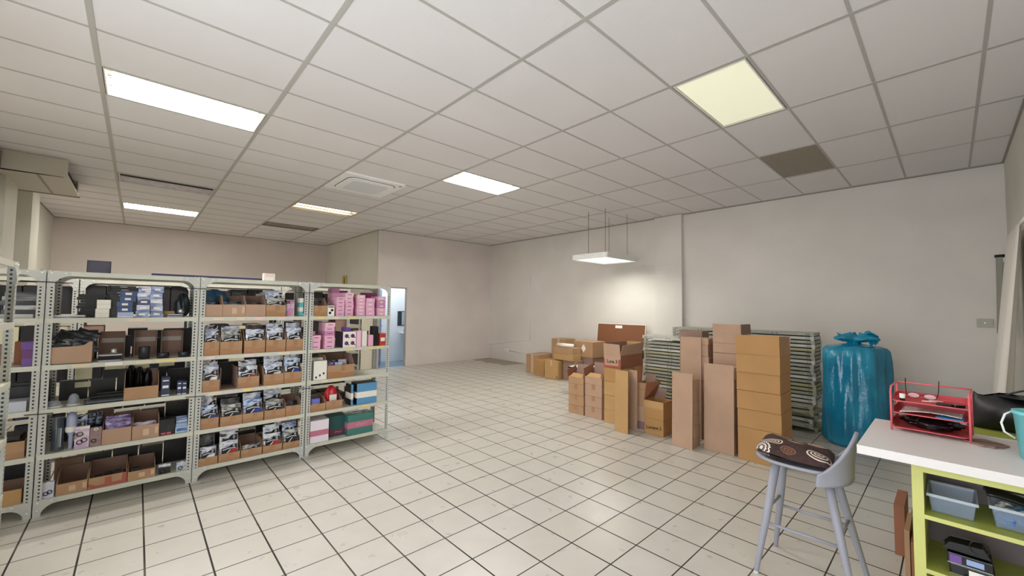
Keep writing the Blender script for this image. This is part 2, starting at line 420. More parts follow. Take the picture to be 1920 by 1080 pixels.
# dark mottled grey-brown panel
x0, x1, y0, y1 = MX[6]+.015, MX[7]-.015, C0-.6+.011, C0-.011
tag(obj('ceiling_panel', MB().box(-(x1-x0)/2, -(y1-y0)/2, 0, (x1-x0)/2, (y1-y0)/2, .008), mat('mottled_panel', (150, 142, 128), .8, noise=.1, nscale=30), loc=((x0+x1)/2, (y0+y1)/2, H+.002)),
    'single dark grey-brown mottled ceiling panel at the right', 'ceiling panel')
# air conditioner cassette
m_acw = mat('air_conditioner_white', (252, 252, 252), .4)
ac = thing('air_conditioner', 'white square cassette air conditioner set in the ceiling', 'air conditioner', (2.56, 6.22, H))
obj('cassette_frame', MB().prism([(-.46, -.46), (.46, -.46), (.46, .46), (-.46, .46)], -.03, .002, 'z'), m_acw, ac, bevel=.008)
def rr(w_, h_, r, n=6):
    p = []
    for cx, cy, a0 in ((w_-r, h_-r, 0), (-w_+r, h_-r, 90), (-w_+r, -h_+r, 180), (w_-r, -h_+r, 270)):
        for k in range(n+1): a = math.radians(a0+90*k/n); p.append((cx+r*math.cos(a), cy+r*math.sin(a)))
    return p
obj('air_slot', MB().prism(rr(.37, .37, .12), -.034, -.03, 'z'), m_dark, ac)
obj('front_panel', MB().prism(rr(.355, .355, .11), -.05, -.0345, 'z'), m_acw, ac, bevel=.006)
obj('intake_grille', MB().prism(rr(.28, .28, .08), -.056, -.0502, 'z'), mat('grille_grey', (232, 234, 240), .5, bump=.6, bscale=200), ac)
obj('sensor', MB().lathe([(0, -.033), (.02, -.033), (.02, -.03)], 14), m_black, ac, loc=(.40, -.40, 0))

# pendant light
pt = thing('pendant_light', 'white rectangular panel light hanging on four wires before the right wall', 'light', (6.94, 4.74, 2.52))
PW, PD = .55, .42
b = MB(); poly = rr(PW, PD, .05)
obj('casing', MB().prism(poly, .03, .10, 'z'), m_white, pt, bevel=.006)
rim = MB(); inner = rr(PW-.03, PD-.03, .04); n = len(poly)
rim.add([(a, c, 0) for a, c in poly] + [(a, c, 0) for a, c in inner] + [(a, c, .03) for a, c in poly] + [(a, c, .03) for a, c in inner],
        [(i, n+i, n+(i+1) % n, (i+1) % n) for i in range(n)] + [(i, (i+1) % n, 2*n+(i+1) % n, 2*n+i) for i in range(n)] + [(n+i, 3*n+i, 3*n+(i+1) % n, n+(i+1) % n) for i in range(n)])
obj('rim', rim, m_white, pt)
obj('diffuser', MB().prism(rr(PW-.031, PD-.031, .04), .022, .029, 'z'), mat('pendant_diffuser', (240, 250, 240), emit=1.15), pt)
for sx, sy in ((-.42, .10), (-.44, -.31), (.28, .09), (.28, -.34)):
    obj('wire', MB().tube([(sx, sy, .10), (sx, sy, H-2.52)], .0045, 6), mat('wire_grey', (92, 82, 78), .5), pt)
for k in range(4): obj('screw', MB().lathe([(0, .008), (.012, .006), (.013, 0)], 10, M=Matrix.Rotation(-PI/2, 4, 'Y') @ Matrix.Identity(4)), m_bolt, pt, loc=(-PW-.001, -.3+.2*k, .065))
pl_ = area('pendant_lamp', (6.94, 4.74, 2.518), (0, 0, 0), 1.0, .76, 22, (1, .985, .88), 158)

# ------------------------------------------------------------------ things on walls
def conduit(label, pts, r=.011, name='conduit'): return tag(obj(name, MB().tube(pts, r, 8), m_white), label, 'conduit')
conduit('white vertical conduit running down the right wall near the corner', [(XR-.012, 7.9, 2.4), (XR-.012, 7.9, .68)], .013)
conduit('white horizontal conduit running from the corner at knee height', [(XR-.012, 7.9, .665), (XR-.012, 8.5, .60), (XR-.012, 9.3, .46), (XR-.012, 9.62, .43)], .009)
conduit('short white conduit leading from the wall socket behind the cartons', [(XR-.012, 8.75, .30), (XR-.012, 8.0, .27), (XR-.012, 7.0, .26)], .010)
so = thing('wall_socket', 'small white socket box low on the right wall', 'socket', (XR-.001, 8.85, .29))
obj('socket_box', MB().box(-.04, -.08, -.06, 0, .08, .06), m_white, so, bevel=.004); obj('switch', MB().box(-.045, -.03, -.02, -.04, .0, .02), m_lab, so)
bp = thing('blank_plate', 'grey blank electrical plate on the right wall near the curtain', 'electrical plate', (XR-.001, yat(1847, XR, 1.42), 1.43))
obj('plate', MB().box(-.02, -.07, -.055, 0, .07, .055), mat('plate_grey', (186, 184, 172), .6), bp, bevel=.003); obj('screw', MB().box(-.023, -.006, -.006, -.02, .006, .006), m_steel, bp)
conduit('white pipe running down the left wall beside the air duct', [(XL+.06, 8.1, 3.2), (XL+.06, 8.1, .2)], .03, 'pipe')
p = at(647, 526, 'x', XI)
sg = thing('wall_sign', 'small yellow and brown sign on the inner wall above the rack', 'sign', (XI-.002, p.y, p.z))
obj('sign_board', MB().box(-.02, -.17, -.14, 0, .17, .14), mat('sign_yellow', (196, 176, 96), .5), sg); obj('sign_mark', MB().prism([(-.04, -.08), (.0, -.1), (.04, -.03), (.03, .08), (-.02, .09)], -.023, -.02, 'x'), mat('sign_brown', (70, 44, 26), .5), sg)
# boxed duct under the ceiling at the left wall
du = thing('ceiling_duct', 'boxy cream duct hanging under the ceiling at the left wall', 'duct', (XL, 7.94, 0))
m_duct = mat('duct_cream', (200, 194, 182), .6)
b = MB(); b.box(.0, 0, 3.225, .69, .015, H-.006); b.box(0, .015, 3.25, .69, 1.5, 3.262); b.box(0, 1.485, 3.262, .69, 1.5, H-.006); b.box(.6, .015, 3.262, .612, 1.485, H-.006)
obj('duct_box', b, m_duct, du)
obj('end_flange', MB().box(.675, .015, 3.262, .69, .12, H-.006).box(.675, 1.36, 3.262, .69, 1.485, H-.006).box(.675, .12, 3.262, .69, 1.36, 3.29), m_duct, du)
obj('joint', MB().box(.40, .02, 3.244, .425, 1.48, 3.25), m_grid2, du)
obj('opening_shade_fill', MB().box(.6125, .13, 3.292, .64, 1.355, H-.01), m_dark, du)  # black block filling the open end, standing in for the shade inside
obj('slit_shade_strip', MB().prism([(.0, 3.205), (.66, 3.222), (.66, 3.228), (.0, 3.232)], .016, .03, 'y'), m_dark, du)  # black strip put in for the shade of the slot under the front face
obj('rear_trim', MB().box(0, 1.50, 3.235, .7, 1.51, 3.262), m_grid2, du)
ac2 = thing('wall_bracket', 'dark grey box at the left end of the ceiling duct', 'bracket', (XL+.001, 7.7, 3.2))
obj('bracket_box', MB().box(0, 0, 0, .14, .22, .22), mat('bracket_grey', (120, 118, 110), .6), ac2)

# washroom basin and mirror
yW = YD+1.12
p0 = at(744, 588, 'y', yW); p1 = at(762, 612, 'y', yW)
mr = thing('mirror', 'small dark framed mirror above the washroom basin', 'mirror', (5.49, yW-.001, .99))
obj('mirror_frame', MB().box(0, -.02, 0, .5, 0, .42), mat('mirror_dark', (34, 44, 52), .4), mr); obj('glass', MB().box(.12, -.024, .02, .48, -.0205, .4), mat('mirror_glass', (200, 216, 220), .08, metal=.9), mr)
bs = thing('basin', 'white pedestal washbasin seen through the washroom door', 'basin', (5.66, yW-.225, 0))
obj('bowl', MB().lathe([(0, .66), (.07, .665), (.14, .70), (.20, .785), (.21, .815), (.195, .818), (.15, .75), (0, .72)], 28, fn=lambda r, z, t: r*(1-.08*math.sin(t)**2)), m_white, bs)
obj('pedestal', MB().lathe([(.09, .0), (.075, .1), (.06, .4), (.075, .67)], 20), m_white, bs)
obj('tap', MB().tube([(0, .15, .81), (0, .15, .90), (0, .06, .90), (0, .05, .88)], .012), m_steel, bs)

# ================================================================== RACKS
Z5 = [.115, .44, .77, 1.095, 1.445]
SHN = ['bottom', 'fourth', 'third', 'second', 'top']
RW, RD, RH = .905, .40, 1.80
def gusset(sx, up, z):
    """corner plate with a concave arc, in the front plane; sx=+1 at left post, -1 at right; up=+1 above z, -1 below"""
    n = 8; L = .085; V = .085
    pts = [(0, 0), (L+.035, 0)]
    for k in range(n+1):
        a = PI/2*k/n
        pts.append((.035+L*(1-math.sin(a)), V*(1-math.cos(a))*1.0+.0))
    pts.append((0, V))
    out = [(sx*p_[0], z+up*p_[1]) for p_ in pts]
    return out
BOLT = mesh('bolt', MB().lathe([(0, .004), (.005, .0035), (.0065, 0)], 8, M=Matrix.Rotation(PI/2, 4, 'X')), m_bolt)
def make_rack(label):
    t = thing('shelving_rack', label, 'rack', (0, 0, 0), 0, 'grey slotted steel racks')
    for sx, sy, x, y in ((1, 1, 0, 0), (-1, 1, RW, 0), (1, -1, 0, RD), (-1, -1, RW, RD)):
        b = MB(); th = .002
        b.box(min(0, sx*.04), min(0, sy*th), 0, max(0, sx*.04), max(0, sy*th), RH+.005)
        b.box(min(0, sx*th), min(sy*th, sy*.04), 0, max(0, sx*th), max(sy*th, sy*.04), RH+.005)
        obj('post', b, m_post, t, loc=(x, y, 0))
    for z in Z5+[RH]:
        b = MB(); x0, x1 = .003, RW-.003
        b.box(x0, .003, z-.003, x1, RD-.003, z); b.box(x0, -.002, z-.035, x1, .0028, z+.001); b.box(x0, RD-.0028, z-.035, x1, RD+.002, z+.001)
        b.box(x0, .003, z-.035, x1, .012, z-.032)
        obj('shelf', b, m_shelf, t)
    for (z, up) in ((RH-.035, -1), (Z5[0]-.035, -1)):
        for yy in (-.0035, RD+.0025):
            for sx, x in ((1, 0), (-1, RW)):
                b = MB(); b.prism([(p_[0]+x, p_[1]) for p_ in gusset(sx, up, z)], yy, yy+.0012, 'y')
                b.box(min(x, x+sx*.12), yy, z, max(x, x+sx*.12), yy+.0012, z+.034)
                gp = obj('gusset_plate', b, m_rack, t)
                if yy < .1:
                    for bx, bz in ((.02, z+.018), (.09, z+.018), (.02, z-.04)): obj('bolt', BOLT, m_bolt, gp, loc=(x+sx*bx, yy-.0001, bz))
    return t
YR = 4.56
rackB = make_rack('left steel rack in the front row, holding navy boxes and cartons'); rackB.location = (-.500, YR, 0)
rackC = dup(rackB, (.410, YR, 0), 'middle steel rack in the front row, full of white pouches in cartons')
rackD = dup(rackB, (1.325, YR, 0), 'right steel rack in the front row, with the stacks of pink boxes')
rackA = dup(rackB, (-1.412, YR, 0), 'steel rack at the left end of the front row, half hidden by a post')
rackP = dup(rackB, (-.535, 2.885, 0), 'nearest steel rack at the left edge, turned side-on to the front row', rotz=PI/2)
RY2 = 6.0
rear = []
for k, w_ in enumerate(('leftmost', 'second', 'third', 'rightmost')):
    rear.append(dup(rackB, (-1.35+.915*k, RY2, 0), f'{w_} steel rack in the rear row behind the front racks'))
rackF = dup(rackB, (3.93, 9.66, 0), 'far steel rack standing against the inner wall by the washroom door', rotz=0)
rackF.rotation_euler = (0, 0, PI/2); rackF.location = (4.36, 9.72, 0)
rackF.scale = (1, 1, 1)
# cable ties / black cords lashing neighbouring racks
for x, z, l in ((-.4985, 1.715, 'short black cord tying the first and second front racks near the top'), (.408, 1.70, 'short black cord tying the left and middle racks near the top'),
                (1.320, 1.69, 'short black cord tying the middle and right racks near the top'), (-.4985, .745, 'black cable tie joining the first and second racks low down'),
                (.408, .745, 'black cable tie joining the left and middle racks low down'), (1.320, .70, 'black cable tie joining the middle and right racks low down')):
    wd = .13 if z > 1 else .07
    tag(obj('cable_tie', MB().tube([(x-wd, YR-.010, z+.004), (x, YR-.012, z), (x+wd, YR-.010, z-.003)], .0035, 6), m_black), l, 'cable tie', 'black ties between the racks')
# price labels on shelf edges (parts of the racks)
def plabels(rack, items):
    for x, z, w_, m in items:
        obj('price_label', MB().box(x-rack.location.x-w_/2, -.0062, z-.028, x-rack.location.x+w_/2, -.0056, z-.004), m, rack)
m_labp = mat('pink_label', (232, 206, 204), .6); m_labw = mat('cream_label', (226, 214, 190), .6)
plabels(rackB, [(.2, Z5[3], .13, m_laby), (.06, Z5[3], .1, m_labw), (-.3, Z5[3], .1, m_labw), (-.12, Z5[3], .1, m_lab), (0, Z5[4], .1, m_labw)])
plabels(rackC, [(.55, Z5[4], .08, m_labw), (.72, Z5[4], .07, m_labw), (.88, Z5[4], .08, m_labp), (1.07, Z5[4], .07, m_labp), (.5, Z5[3], .07, m_labp), (.8, Z5[3], .08, m_labp), (1.1, Z5[3], .1, m_labw), (.8, Z5[2], .08, m_laby), (1.0, Z5[2], .08, m_labw), (.55, Z5[2], .1, m_labw), (.7, Z5[1], .1, m_labp), (1.1, Z5[1], .09, m_labp)])
plabels(rackD, [(1.44, Z5[4], .09, m_laby), (1.6, Z5[4], .06, m_labw), (1.77, Z5[4], .08, m_laby), (1.97, Z5[4], .07, m_labp), (2.14, Z5[4], .07, m_labw), (1.45, Z5[3], .09, m_labw), (1.76, Z5[3], .07, m_laby), (1.87, Z5[3], .06, m_labp), (2.0, Z5[3], .07, m_laby), (2.11, Z5[3], .09, m_laby), (1.5, Z5[2], .07, m_labw), (1.62, Z5[2], .07, m_laby), (1.95, Z5[1], .08, m_laby)])

# ================================================================== GOODS ON THE RACKS
def foil(name, a, b, c, dark=(16, 16, 20), k=1.0):
    """crinkled printed foil: irregular pale, coloured and dark bands"""
    m = mat(name, a, .22, spec=.7); q = NT(m); vec, X, Y, Z = q.coord()
    sc_ = q.n('ShaderNodeMapping'); sc_.inputs['Scale'].default_value = (1.5*k, 1, 6.0*k); q.nt.links.new(vec, sc_.inputs[0])
    oi = q.n('ShaderNodeObjectInfo'); ad = q.n('ShaderNodeVectorMath', operation='ADD'); q.nt.links.new(sc_.outputs[0], ad.inputs[0])
    mu = q.m('MULTIPLY', oi.outputs['Random'], 50.0); q.nt.links.new(mu, ad.inputs[1])
    n = q.noise(ad.outputs[0], 1.0, 3)
    r = q.n('ShaderNodeValToRGB'); q.nt.links.new(n, r.inputs[0]); e = r.color_ramp.elements
    e[0].position = .36; e[0].color = (*lin(dark), 1); e[1].position = .43; e[1].color = (*lin(a), 1)
    x = e.new(.52); x.color = (*lin(b), 1); x = e.new(.60); x.color = (*lin(c), 1); x = e.new(.66); x.color = (*lin(a), 1)
    q.link(r.outputs[0], 'Base Color'); q.bump(n, .5, .01)
    return m
F_WHITE = foil('foil_white', (232, 232, 236), (206, 212, 224), (120, 132, 170))
F_GREY = foil('foil_grey', (196, 196, 190), (150, 150, 146), (90, 92, 90))
F_BLUE = foil('foil_bluewhite', (220, 228, 240), (150, 176, 214), (50, 72, 150))
F_DARK = foil('foil_dark', (60, 62, 68), (38, 38, 44), (110, 112, 122))
F_NAVY = foil('foil_navy', (34, 44, 70), (24, 28, 44), (130, 160, 190))
F_GLIT = foil('foil_lightblue', (170, 186, 222), (96, 112, 160), (226, 228, 240), (58, 70, 112), 2.0)
F_PURP = foil('foil_purple', (150, 120, 190), (84, 60, 130), (206, 196, 224), (34, 26, 44))
F_PINKW = foil('foil_pinkwhite', (222, 206, 216), (190, 160, 190), (236, 232, 236), (110, 70, 90), 1.5)
m_logo = mat('logo_white', (232, 232, 236), .4); m_blue = mat('print_blue', (40, 66, 158), .4); m_red = mat('print_red', (186, 38, 40), .4)
m_navy = mat('navy_box', (66, 84, 126), .5); m_navyd = mat('dark_navy_box', (44, 56, 90), .5)
m_pink = mat('pink_box', (238, 180, 206), .5); m_pinkd = mat('magenta_box', (150, 62, 112), .5); m_mauve = mat('mauve_box', (206, 140, 180), .5); m_pinkl = mat('light_pink_box', (244, 196, 214), .5)
m_purple = mat('purple_box', (112, 74, 150), .5); m_purd = mat('dark_purple_box', (52, 34, 64), .5)
m_clear = mat('clear_plastic', (214, 220, 228), .15, alpha=.38, spec=.6)
m_mag = mat('print_magenta', (104, 44, 110), .4)
m_cream = mat('cream_card', (216, 210, 178), .7); m_teal = mat('teal_box', (110, 190, 190), .4)

def carton(x, y, z, w_, d, hf, hb, label, m=None, tape=None, rot=0, group=None, cat='box', slant=.10, mi=None):
    """open display carton: low front, sides rising to a tall back; its own front left bottom corner is the origin"""
    t = .004; b = MB()
    b.box(0, 0, 0, w_, d, t); b.box(0, 0, t, w_, t, hf)
    sl = min(slant, d*.6)
    side = [(t, t), (d-t, t), (d-t, hb), (sl, hb), (t, hf)] if hb > hf+.01 else [(t, t), (d-t, t), (d-t, hb), (t, hf)]
    b.prism(side, 0, t, 'x'); b.prism(side, w_-t, w_, 'x'); b.box(0, d-t, t, w_, d, hb)
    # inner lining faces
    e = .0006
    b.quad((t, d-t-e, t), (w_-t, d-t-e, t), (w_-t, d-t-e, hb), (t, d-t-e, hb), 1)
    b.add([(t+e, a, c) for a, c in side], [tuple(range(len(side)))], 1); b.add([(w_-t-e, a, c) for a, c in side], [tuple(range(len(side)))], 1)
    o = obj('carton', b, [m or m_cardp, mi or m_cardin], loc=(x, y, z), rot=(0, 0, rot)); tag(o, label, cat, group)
    if tape == 'band':
        c = w_*random.uniform(.42, .58); hh = hf*.42
        obj('tape', MB().box(c-.02, -.0012, hf*.5, c+.02, -.0002, hf), m_tape, o)
        obj('tape', MB().prism([(0, 0), (w_, 0), (w_, hh*random.uniform(.7, 1.1)), (w_*.6, hh*.8), (w_*.45, hh*1.15), (0, hh*random.uniform(.8, 1.3))], -.0009, -.0002, 'y'), m_tape, o)
    elif tape == 'red':
        obj('tape', MB().box(w_*.42, -.0014, hf*.3, w_*.6, -.0002, hf*.9), m_tapered, o)
        obj('tape', MB().prism([(0, 0), (w_, 0), (w_, hf), (w_*.88, hf), (w_*.86, hf*.32), (w_*.2, hf*.24), (0, hf*.5)], -.0010, -.0002, 'y'), m_tapered, o)
    elif tape == 'pale':
        obj('tape', MB().box(w_*.4, -.0012, hf*.25, w_*.62, -.0002, hf*.72), m_tapepale, o)
        obj('tape', MB().box(w_*.84, -.0012, hf*.3, w_*.97, -.0002, hf*.8), m_tapepale, o)
    return o
PK = {}
def pouch(x, y, z, w_, h, kind, label, group, lean=.10, ang=0):
    """soft flat packet standing in a carton, with a printed card panel on the front"""
    key = kind
    if key not in PK:
        mats = {'white': F_WHITE, 'grey': F_GREY, 'blue': F_BLUE, 'red': F_WHITE, 'dark': F_DARK, 'navy': F_NAVY, 'purple': F_PURP, 'pinkw': F_PINKW}[kind]
        b = MB(); N, K = 8, 8
        for sgn in (-1, 1):
            def fn(u, v, s=sgn):
                th = .016*(math.sin(PI*u)**.6)*(math.sin(PI*min(1, v*1.06))**.6 if v < .94 else .0)
                wob = .010*math.sin(9*u+4*v+1)*v
                return ((u-.5)*(1+.02*math.sin(7*v)), s*th+wob*.5, v*(1+.012*math.sin(11*u)))
            b.grid(fn if sgn > 0 else (lambda u, v: fn(1-u, v, -1)), N, K)
        body = mesh('packet', b, mats)
        pr = MB(); pr.prism([(-.40, .30), (.42, .30), (.42, .80), (.10, .78), (-.05, .68), (-.40, .64)], -.024, -.021, 'y', 0)
        pr.lathe([(.035, 0), (.07, 0), (.07, .002), (.035, .002)], 14, 1, M=T(.26, -.0265, .71) @ Matrix.Rotation(PI/2, 4, 'X') @ Matrix.Diagonal((1, 1, 1, 1)))
        pr.lathe([(0, 0), (.02, 0), (.02, .002)], 10, 1, M=T(.26, -.0265, .71) @ Matrix.Rotation(PI/2, 4, 'X'))
        pr.prism([(-.34, .54), (.0, .60), (.36, .56), (.36, .59), (.0, .635), (-.34, .58)], -.0255, -.024, 'y', 1)
        col = {'blue': m_blue, 'red': m_red, 'white': m_logo, 'grey': m_charcoal, 'dark': m_charcoal}.get(kind, m_logo)
        pr.prism([(-.12, .30), (.40, .30), (.40, .55), (.10, .53)], -.0255, -.0215, 'y', 2); pr.prism([(-.22, .30), (-.14, .30), (.09, .54), (.04, .54)], -.0258, -.0215, 'y', 1)
        PK[key] = (body, mesh('print_panel', pr, [m_black, m_logo, col]) if kind in ('white', 'blue', 'red', 'grey') else None)
    body, pr = PK[key]
    o = bpy.data.objects.new('packet', body); COL.objects.link(o); o.location = (x, y, z+.003); o.scale = (w_, 1, h)
    o.rotation_euler = (-lean, random.uniform(-.02, .02), ang); tag(o, label, 'packet', group)
    if pr:
        c = bpy.data.objects.new('print_panel', pr); COL.objects.link(c); c.parent = o
    return o
def sbox(x0, y, z, w_, d, h, m, label, group=None, lab=None, name='product_box', rot=0, cat='box'):
    """closed small product box with a printed label bar on the front"""
    o = obj(name, MB().box(0, 0, 0, w_, d, h), m, loc=(x0, y, z), rot=(0, 0, rot)); tag(o, label, cat, group)
    if lab:
        lw, lh, lm = lab
        obj('label', MB().box(w_*(.5-lw/2), -.0012, h*(.5-lh/2), w_*(.5+lw/2), -.0001, h*(.5+lh/2)), lm, o)
    return o
def col(px0, px1, ztop, z, n, y, d, mats, what, where, group, lab=None, jig=.006, zs=None):
    x0, x1 = xat(px0, y, (z+ztop)/2), xat(px1, y, (z+ztop)/2); h = (ztop-z)/n
    for k in range(n):
        m = mats[k % len(mats)] if isinstance(mats, (list, tuple)) else mats
        pos = ['lowest', 'second', 'third', 'fourth', 'fifth', 'sixth', 'seventh'][k] if k < n-1 else 'topmost'
        sbox(x0+random.uniform(-jig, jig), y+random.uniform(-.004, .006), z+h*k+.0005, x1-x0-.003, d, h-.001, m, f'{what}, {pos} of {where}', group, lab)
def zt(px, py, y): return at(px, py, 'y', y).z
def row(rackname, si, items, y=YR+.012, d=.30, group=None):
    """items: (px left, px right, py of front top, py of back top, material, tape)"""
    res = []; z = Z5[si]+.001
    for k, (a, b_, pf, pb, m, tp) in enumerate(items):
        x0, x1 = xat(a, y, z+.06), xat(b_, y, z+.06)
        hf = zt((a+b_)/2, pf, y)-z; hb = max(hf, (zt((a+b_)/2, pb, y+d)-z) if pb else hf)
        nm = ['leftmost', 'second', 'third', 'fourth', 'fifth', 'sixth'][k] if k < len(items)-1 or len(items) == 1 else 'rightmost'
        if len(items) == 1: nm = 'only'
        mn = 'ochre' if m is m_cardo else 'brown'
        res.append((carton(x0, y, z, x1-x0, d, hf, min(hb, .30), f'open {mn} carton, {nm} on the {SHN[si]} shelf of the {rackname} rack', m, tp, group=group or 'open cartons on the racks'), x0, x1, z, hf))
    return res

# ---- middle rack: cartons of pouches
G_C = 'open cartons in the middle rack'; G_P = 'packets in the middle rack'
def fill(res, si, packs, rackname, G=G_P):
    """packs per carton: list of (kind, py of top, depth offset)"""
    for k, ((c, x0, x1, z, hf), pk) in enumerate(zip(res, packs)):
        nm = ['leftmost', 'second', 'third', 'fourth', 'rightmost'][k]
        for j, (kind, py, dy) in enumerate(pk):
            y = YR+.012+.035+dy; h = zt((x0+x1)/2 and 0 or 0, 0, y) if 0 else None
            cx = (x0+x1)/2; k2 = (Vector((cx, y, 1.0))-EYE); pxm = 960+FPX*k2.dot(CR)/k2.dot(_f)
            ztop = zt(pxm, py, y); h = max(.08, ztop-z-.006); h = min(h, (Z5[si+1] if si < 4 else RH)-z-.045)
            w_ = (x1-x0-.012)*random.uniform(.90, .97)
            look = {'white': 'silver-white printed packet', 'blue': 'white packet with a blue print', 'red': 'packet with a red print', 'grey': 'greyish clear packet with a black card', 'dark': 'dark packet', 'navy': 'navy packet', 'purple': 'purple packet', 'pinkw': 'pink and white packet'}[kind]
            pos = ['front', 'rear', 'third'][j]
            pouch(cx+random.uniform(-.004, .004), y, z+.006, w_, h, kind, f'{look}, {pos} in the {nm} carton, {SHN[si]} shelf, {rackname} rack', G, .05+.02*j)
r = row('middle', 4, [(382, 417, 571, 555, m_cardp, None), (417.5, 460, 571, 555, m_cardp, 'pale'), (460.5, 498, 571, 555, m_cardp, None), (499, 536, 572, 559, m_card, 'band')], group=G_C)
fill(r, 4, [[('navy', 567, .1)], [('navy', 566, .1)], [('dark', 567, .12)], [('grey', 559, 0), ('white', 545, .06)]], 'middle')
r = row('middle', 3, [(380, 411, 641, 618, m_card, 'band'), (412.5, 454, 640, 616, m_card, 'band'), (458, 497, 638, 616, m_card, 'band'), (499, 535.5, 637, 614, m_card, 'band'), (537, 568, 636, 614, m_card, 'band')], group=G_C)
fill(r, 3, [[('white', 619, 0), ('white', 611, .05)], [('grey', 620, 0), ('white', 612, .05)], [('white', 618, 0), ('dark', 610, .05)], [('white', 616, 0), ('white', 606, .05)], [('white', 615, 0), ('white', 606, .05)]], 'middle')
r = row('middle', 2, [(377, 412, 713, 690, m_card, 'band'), (446, 486, 706, 688, m_card, 'band'), (495, 532, 701, 680, m_card, 'band'), (533, 566, 697, 676, m_card, 'band')], group=G_C)
fill(r, 2, [[('white', 686, 0), ('white', 673, .05)], [('red', 686, 0), ('white', 675, .05)], [('white', 680, 0), ('white', 667, .05)], [('blue', 671, 0), ('white', 664, .05)]], 'middle')
x0, x1 = xat(413, YR+.03, .8), xat(445, YR+.03, .8)
bx = carton(x0, YR+.03, Z5[2]+.001, x1-x0-.002, .33, .006, .20, 'big empty open carton lying between packet cartons on the third shelf of the middle rack', m_cardin, None, slant=.02)
r = row('middle', 1, [(374, 410, 784, 760, m_card, 'band'), (413, 454, 780, 758, m_card, 'band'), (455, 494, 774, 752, m_card, 'band'), (496, 535, 768, 745, m_card, 'band'), (536, 566, 760, 738, m_card, 'band')], group=G_C)
fill(r, 1, [[('blue', 760, 0), ('white', 743, .05)], [('grey', 758, 0), ('dark', 747, .05)], [('blue', 748, 0), ('white', 737, .05)], [('grey', 750, 0), ('white', 730, .10)], [('dark', 752, .1)]], 'middle')
r = row('middle', 0, [(371, 408, 858, 840, m_card, 'band'), (410, 450, 849, 828, m_card, 'band'), (452, 491, 841, 812, m_card, 'band'), (493, 529, 834, 806, m_card, 'band'), (531, 563, 828, 802, m_card, 'band')], group=G_C)
fill(r, 0, [[('white', 837, 0), ('dark', 815, .10)], [('red', 826, 0), ('white', 805, .05)], [('grey', 832, 0)], [('red', 812, 0), ('white', 796, .05)], [('grey', 804, 0), ('blue', 792, .05)]], 'middle')
y = YR+.05; z = Z5[4]+.001
x0 = xat(537.5, y, z+.1); x1 = xat(552, y, z+.1)
b = sbox(x0, y, z, x1-x0, .16, .17, F_PINKW, 'tall pink and white blister box, right of the cartons on the top shelf of the middle rack', None)
obj('figure', MB().prism([(.01, .01), (.055, .01), (.06, .06), (.04, .08), (.05, .15), (.035, .16), (.03, .09), (.01, .06)], -.004, 0, 'y'), m_mauve, b)
col(563, 570, zt(566, 559, y), z, 4, y, .10, [m_teal, m_lab], 'small teal or white box', 'the little end stack, top shelf, middle rack', 'small teal boxes')
# things behind the cartons, on the top shelf
def lump(x, y, z, sx, sy, sz, m, label, cat='bag', name='plastic_bag', seed=1, group=None):
    rnd = random.Random(seed); ph = [rnd.uniform(0, 6) for _ in range(6)]
    def fn(u, v):
        a = 2*PI*u; t = PI*v; r = 1+.16*math.sin(3*a+ph[0]+2*v)+.10*math.sin(7*a+ph[1]+5*v)+.06*math.sin(13*a+ph[2])+.07*math.sin(9*t+ph[3]+a)
        return (sx*r*math.cos(a)*math.sin(t)**.7, sy*r*math.sin(a)*math.sin(t)**.7, sz*(1-math.cos(t))/2*(1+.08*math.sin(4*a+ph[4])))
    o = obj(name, MB().grid(fn, 30, 14), m, loc=(x, y, z)); return tag(o, label, cat, group)
lump(.545, YR+.33, Z5[4]+.002, .12, .05, .24, mat('blue_bag_plastic', (60, 104, 140), .3), 'crumpled blue bag behind the cartons on the top shelf of the middle rack', seed=3)
sbox(.78, YR+.33, Z5[4]+.001, .10, .05, .225, m_black, 'black box behind the cartons on the top shelf of the middle rack')
sbox(.90, YR+.33, Z5[4]+.001, .09, .05, .25, F_GREY, 'grey striped box behind the third carton on the top shelf of the middle rack')
# ---- dark goods at the back of the front racks
rk = random.Random(11)
def backfill(rackname, x0, x1, si, n, mats, y=YR+.335, hmax=.24):
    z = Z5[si]+.001; wd = (x1-x0)/n
    for k in range(n):
        h = rk.uniform(.6, 1)*hmax; m = rk.choice(mats)
        nm = ORD[k]
        look = {m_black: 'black', m_charcoal: 'charcoal', m_purd: 'dark purple', m_cardin: 'brown', m_navyd: 'dark navy', m_cream: 'cream'}[m]
        sbox(x0+wd*k+.004, y, z, wd-.008, .055, h, m, f'{look} box {nm} in the back line, {SHN[si]} shelf, {rackname} rack', 'boxes along the back of the racks')
DK = [m_black, m_black, m_charcoal, m_black]
for si in (0, 1, 2, 3): backfill('middle', .43, 1.29, si, 5, DK)
for si in (0, 1, 2): backfill('left', -.44, .39, si, 5, [m_black, m_charcoal, m_cardin, m_black])
backfill('left', -.44, .39, 3, 4, [m_black, m_charcoal, m_black])

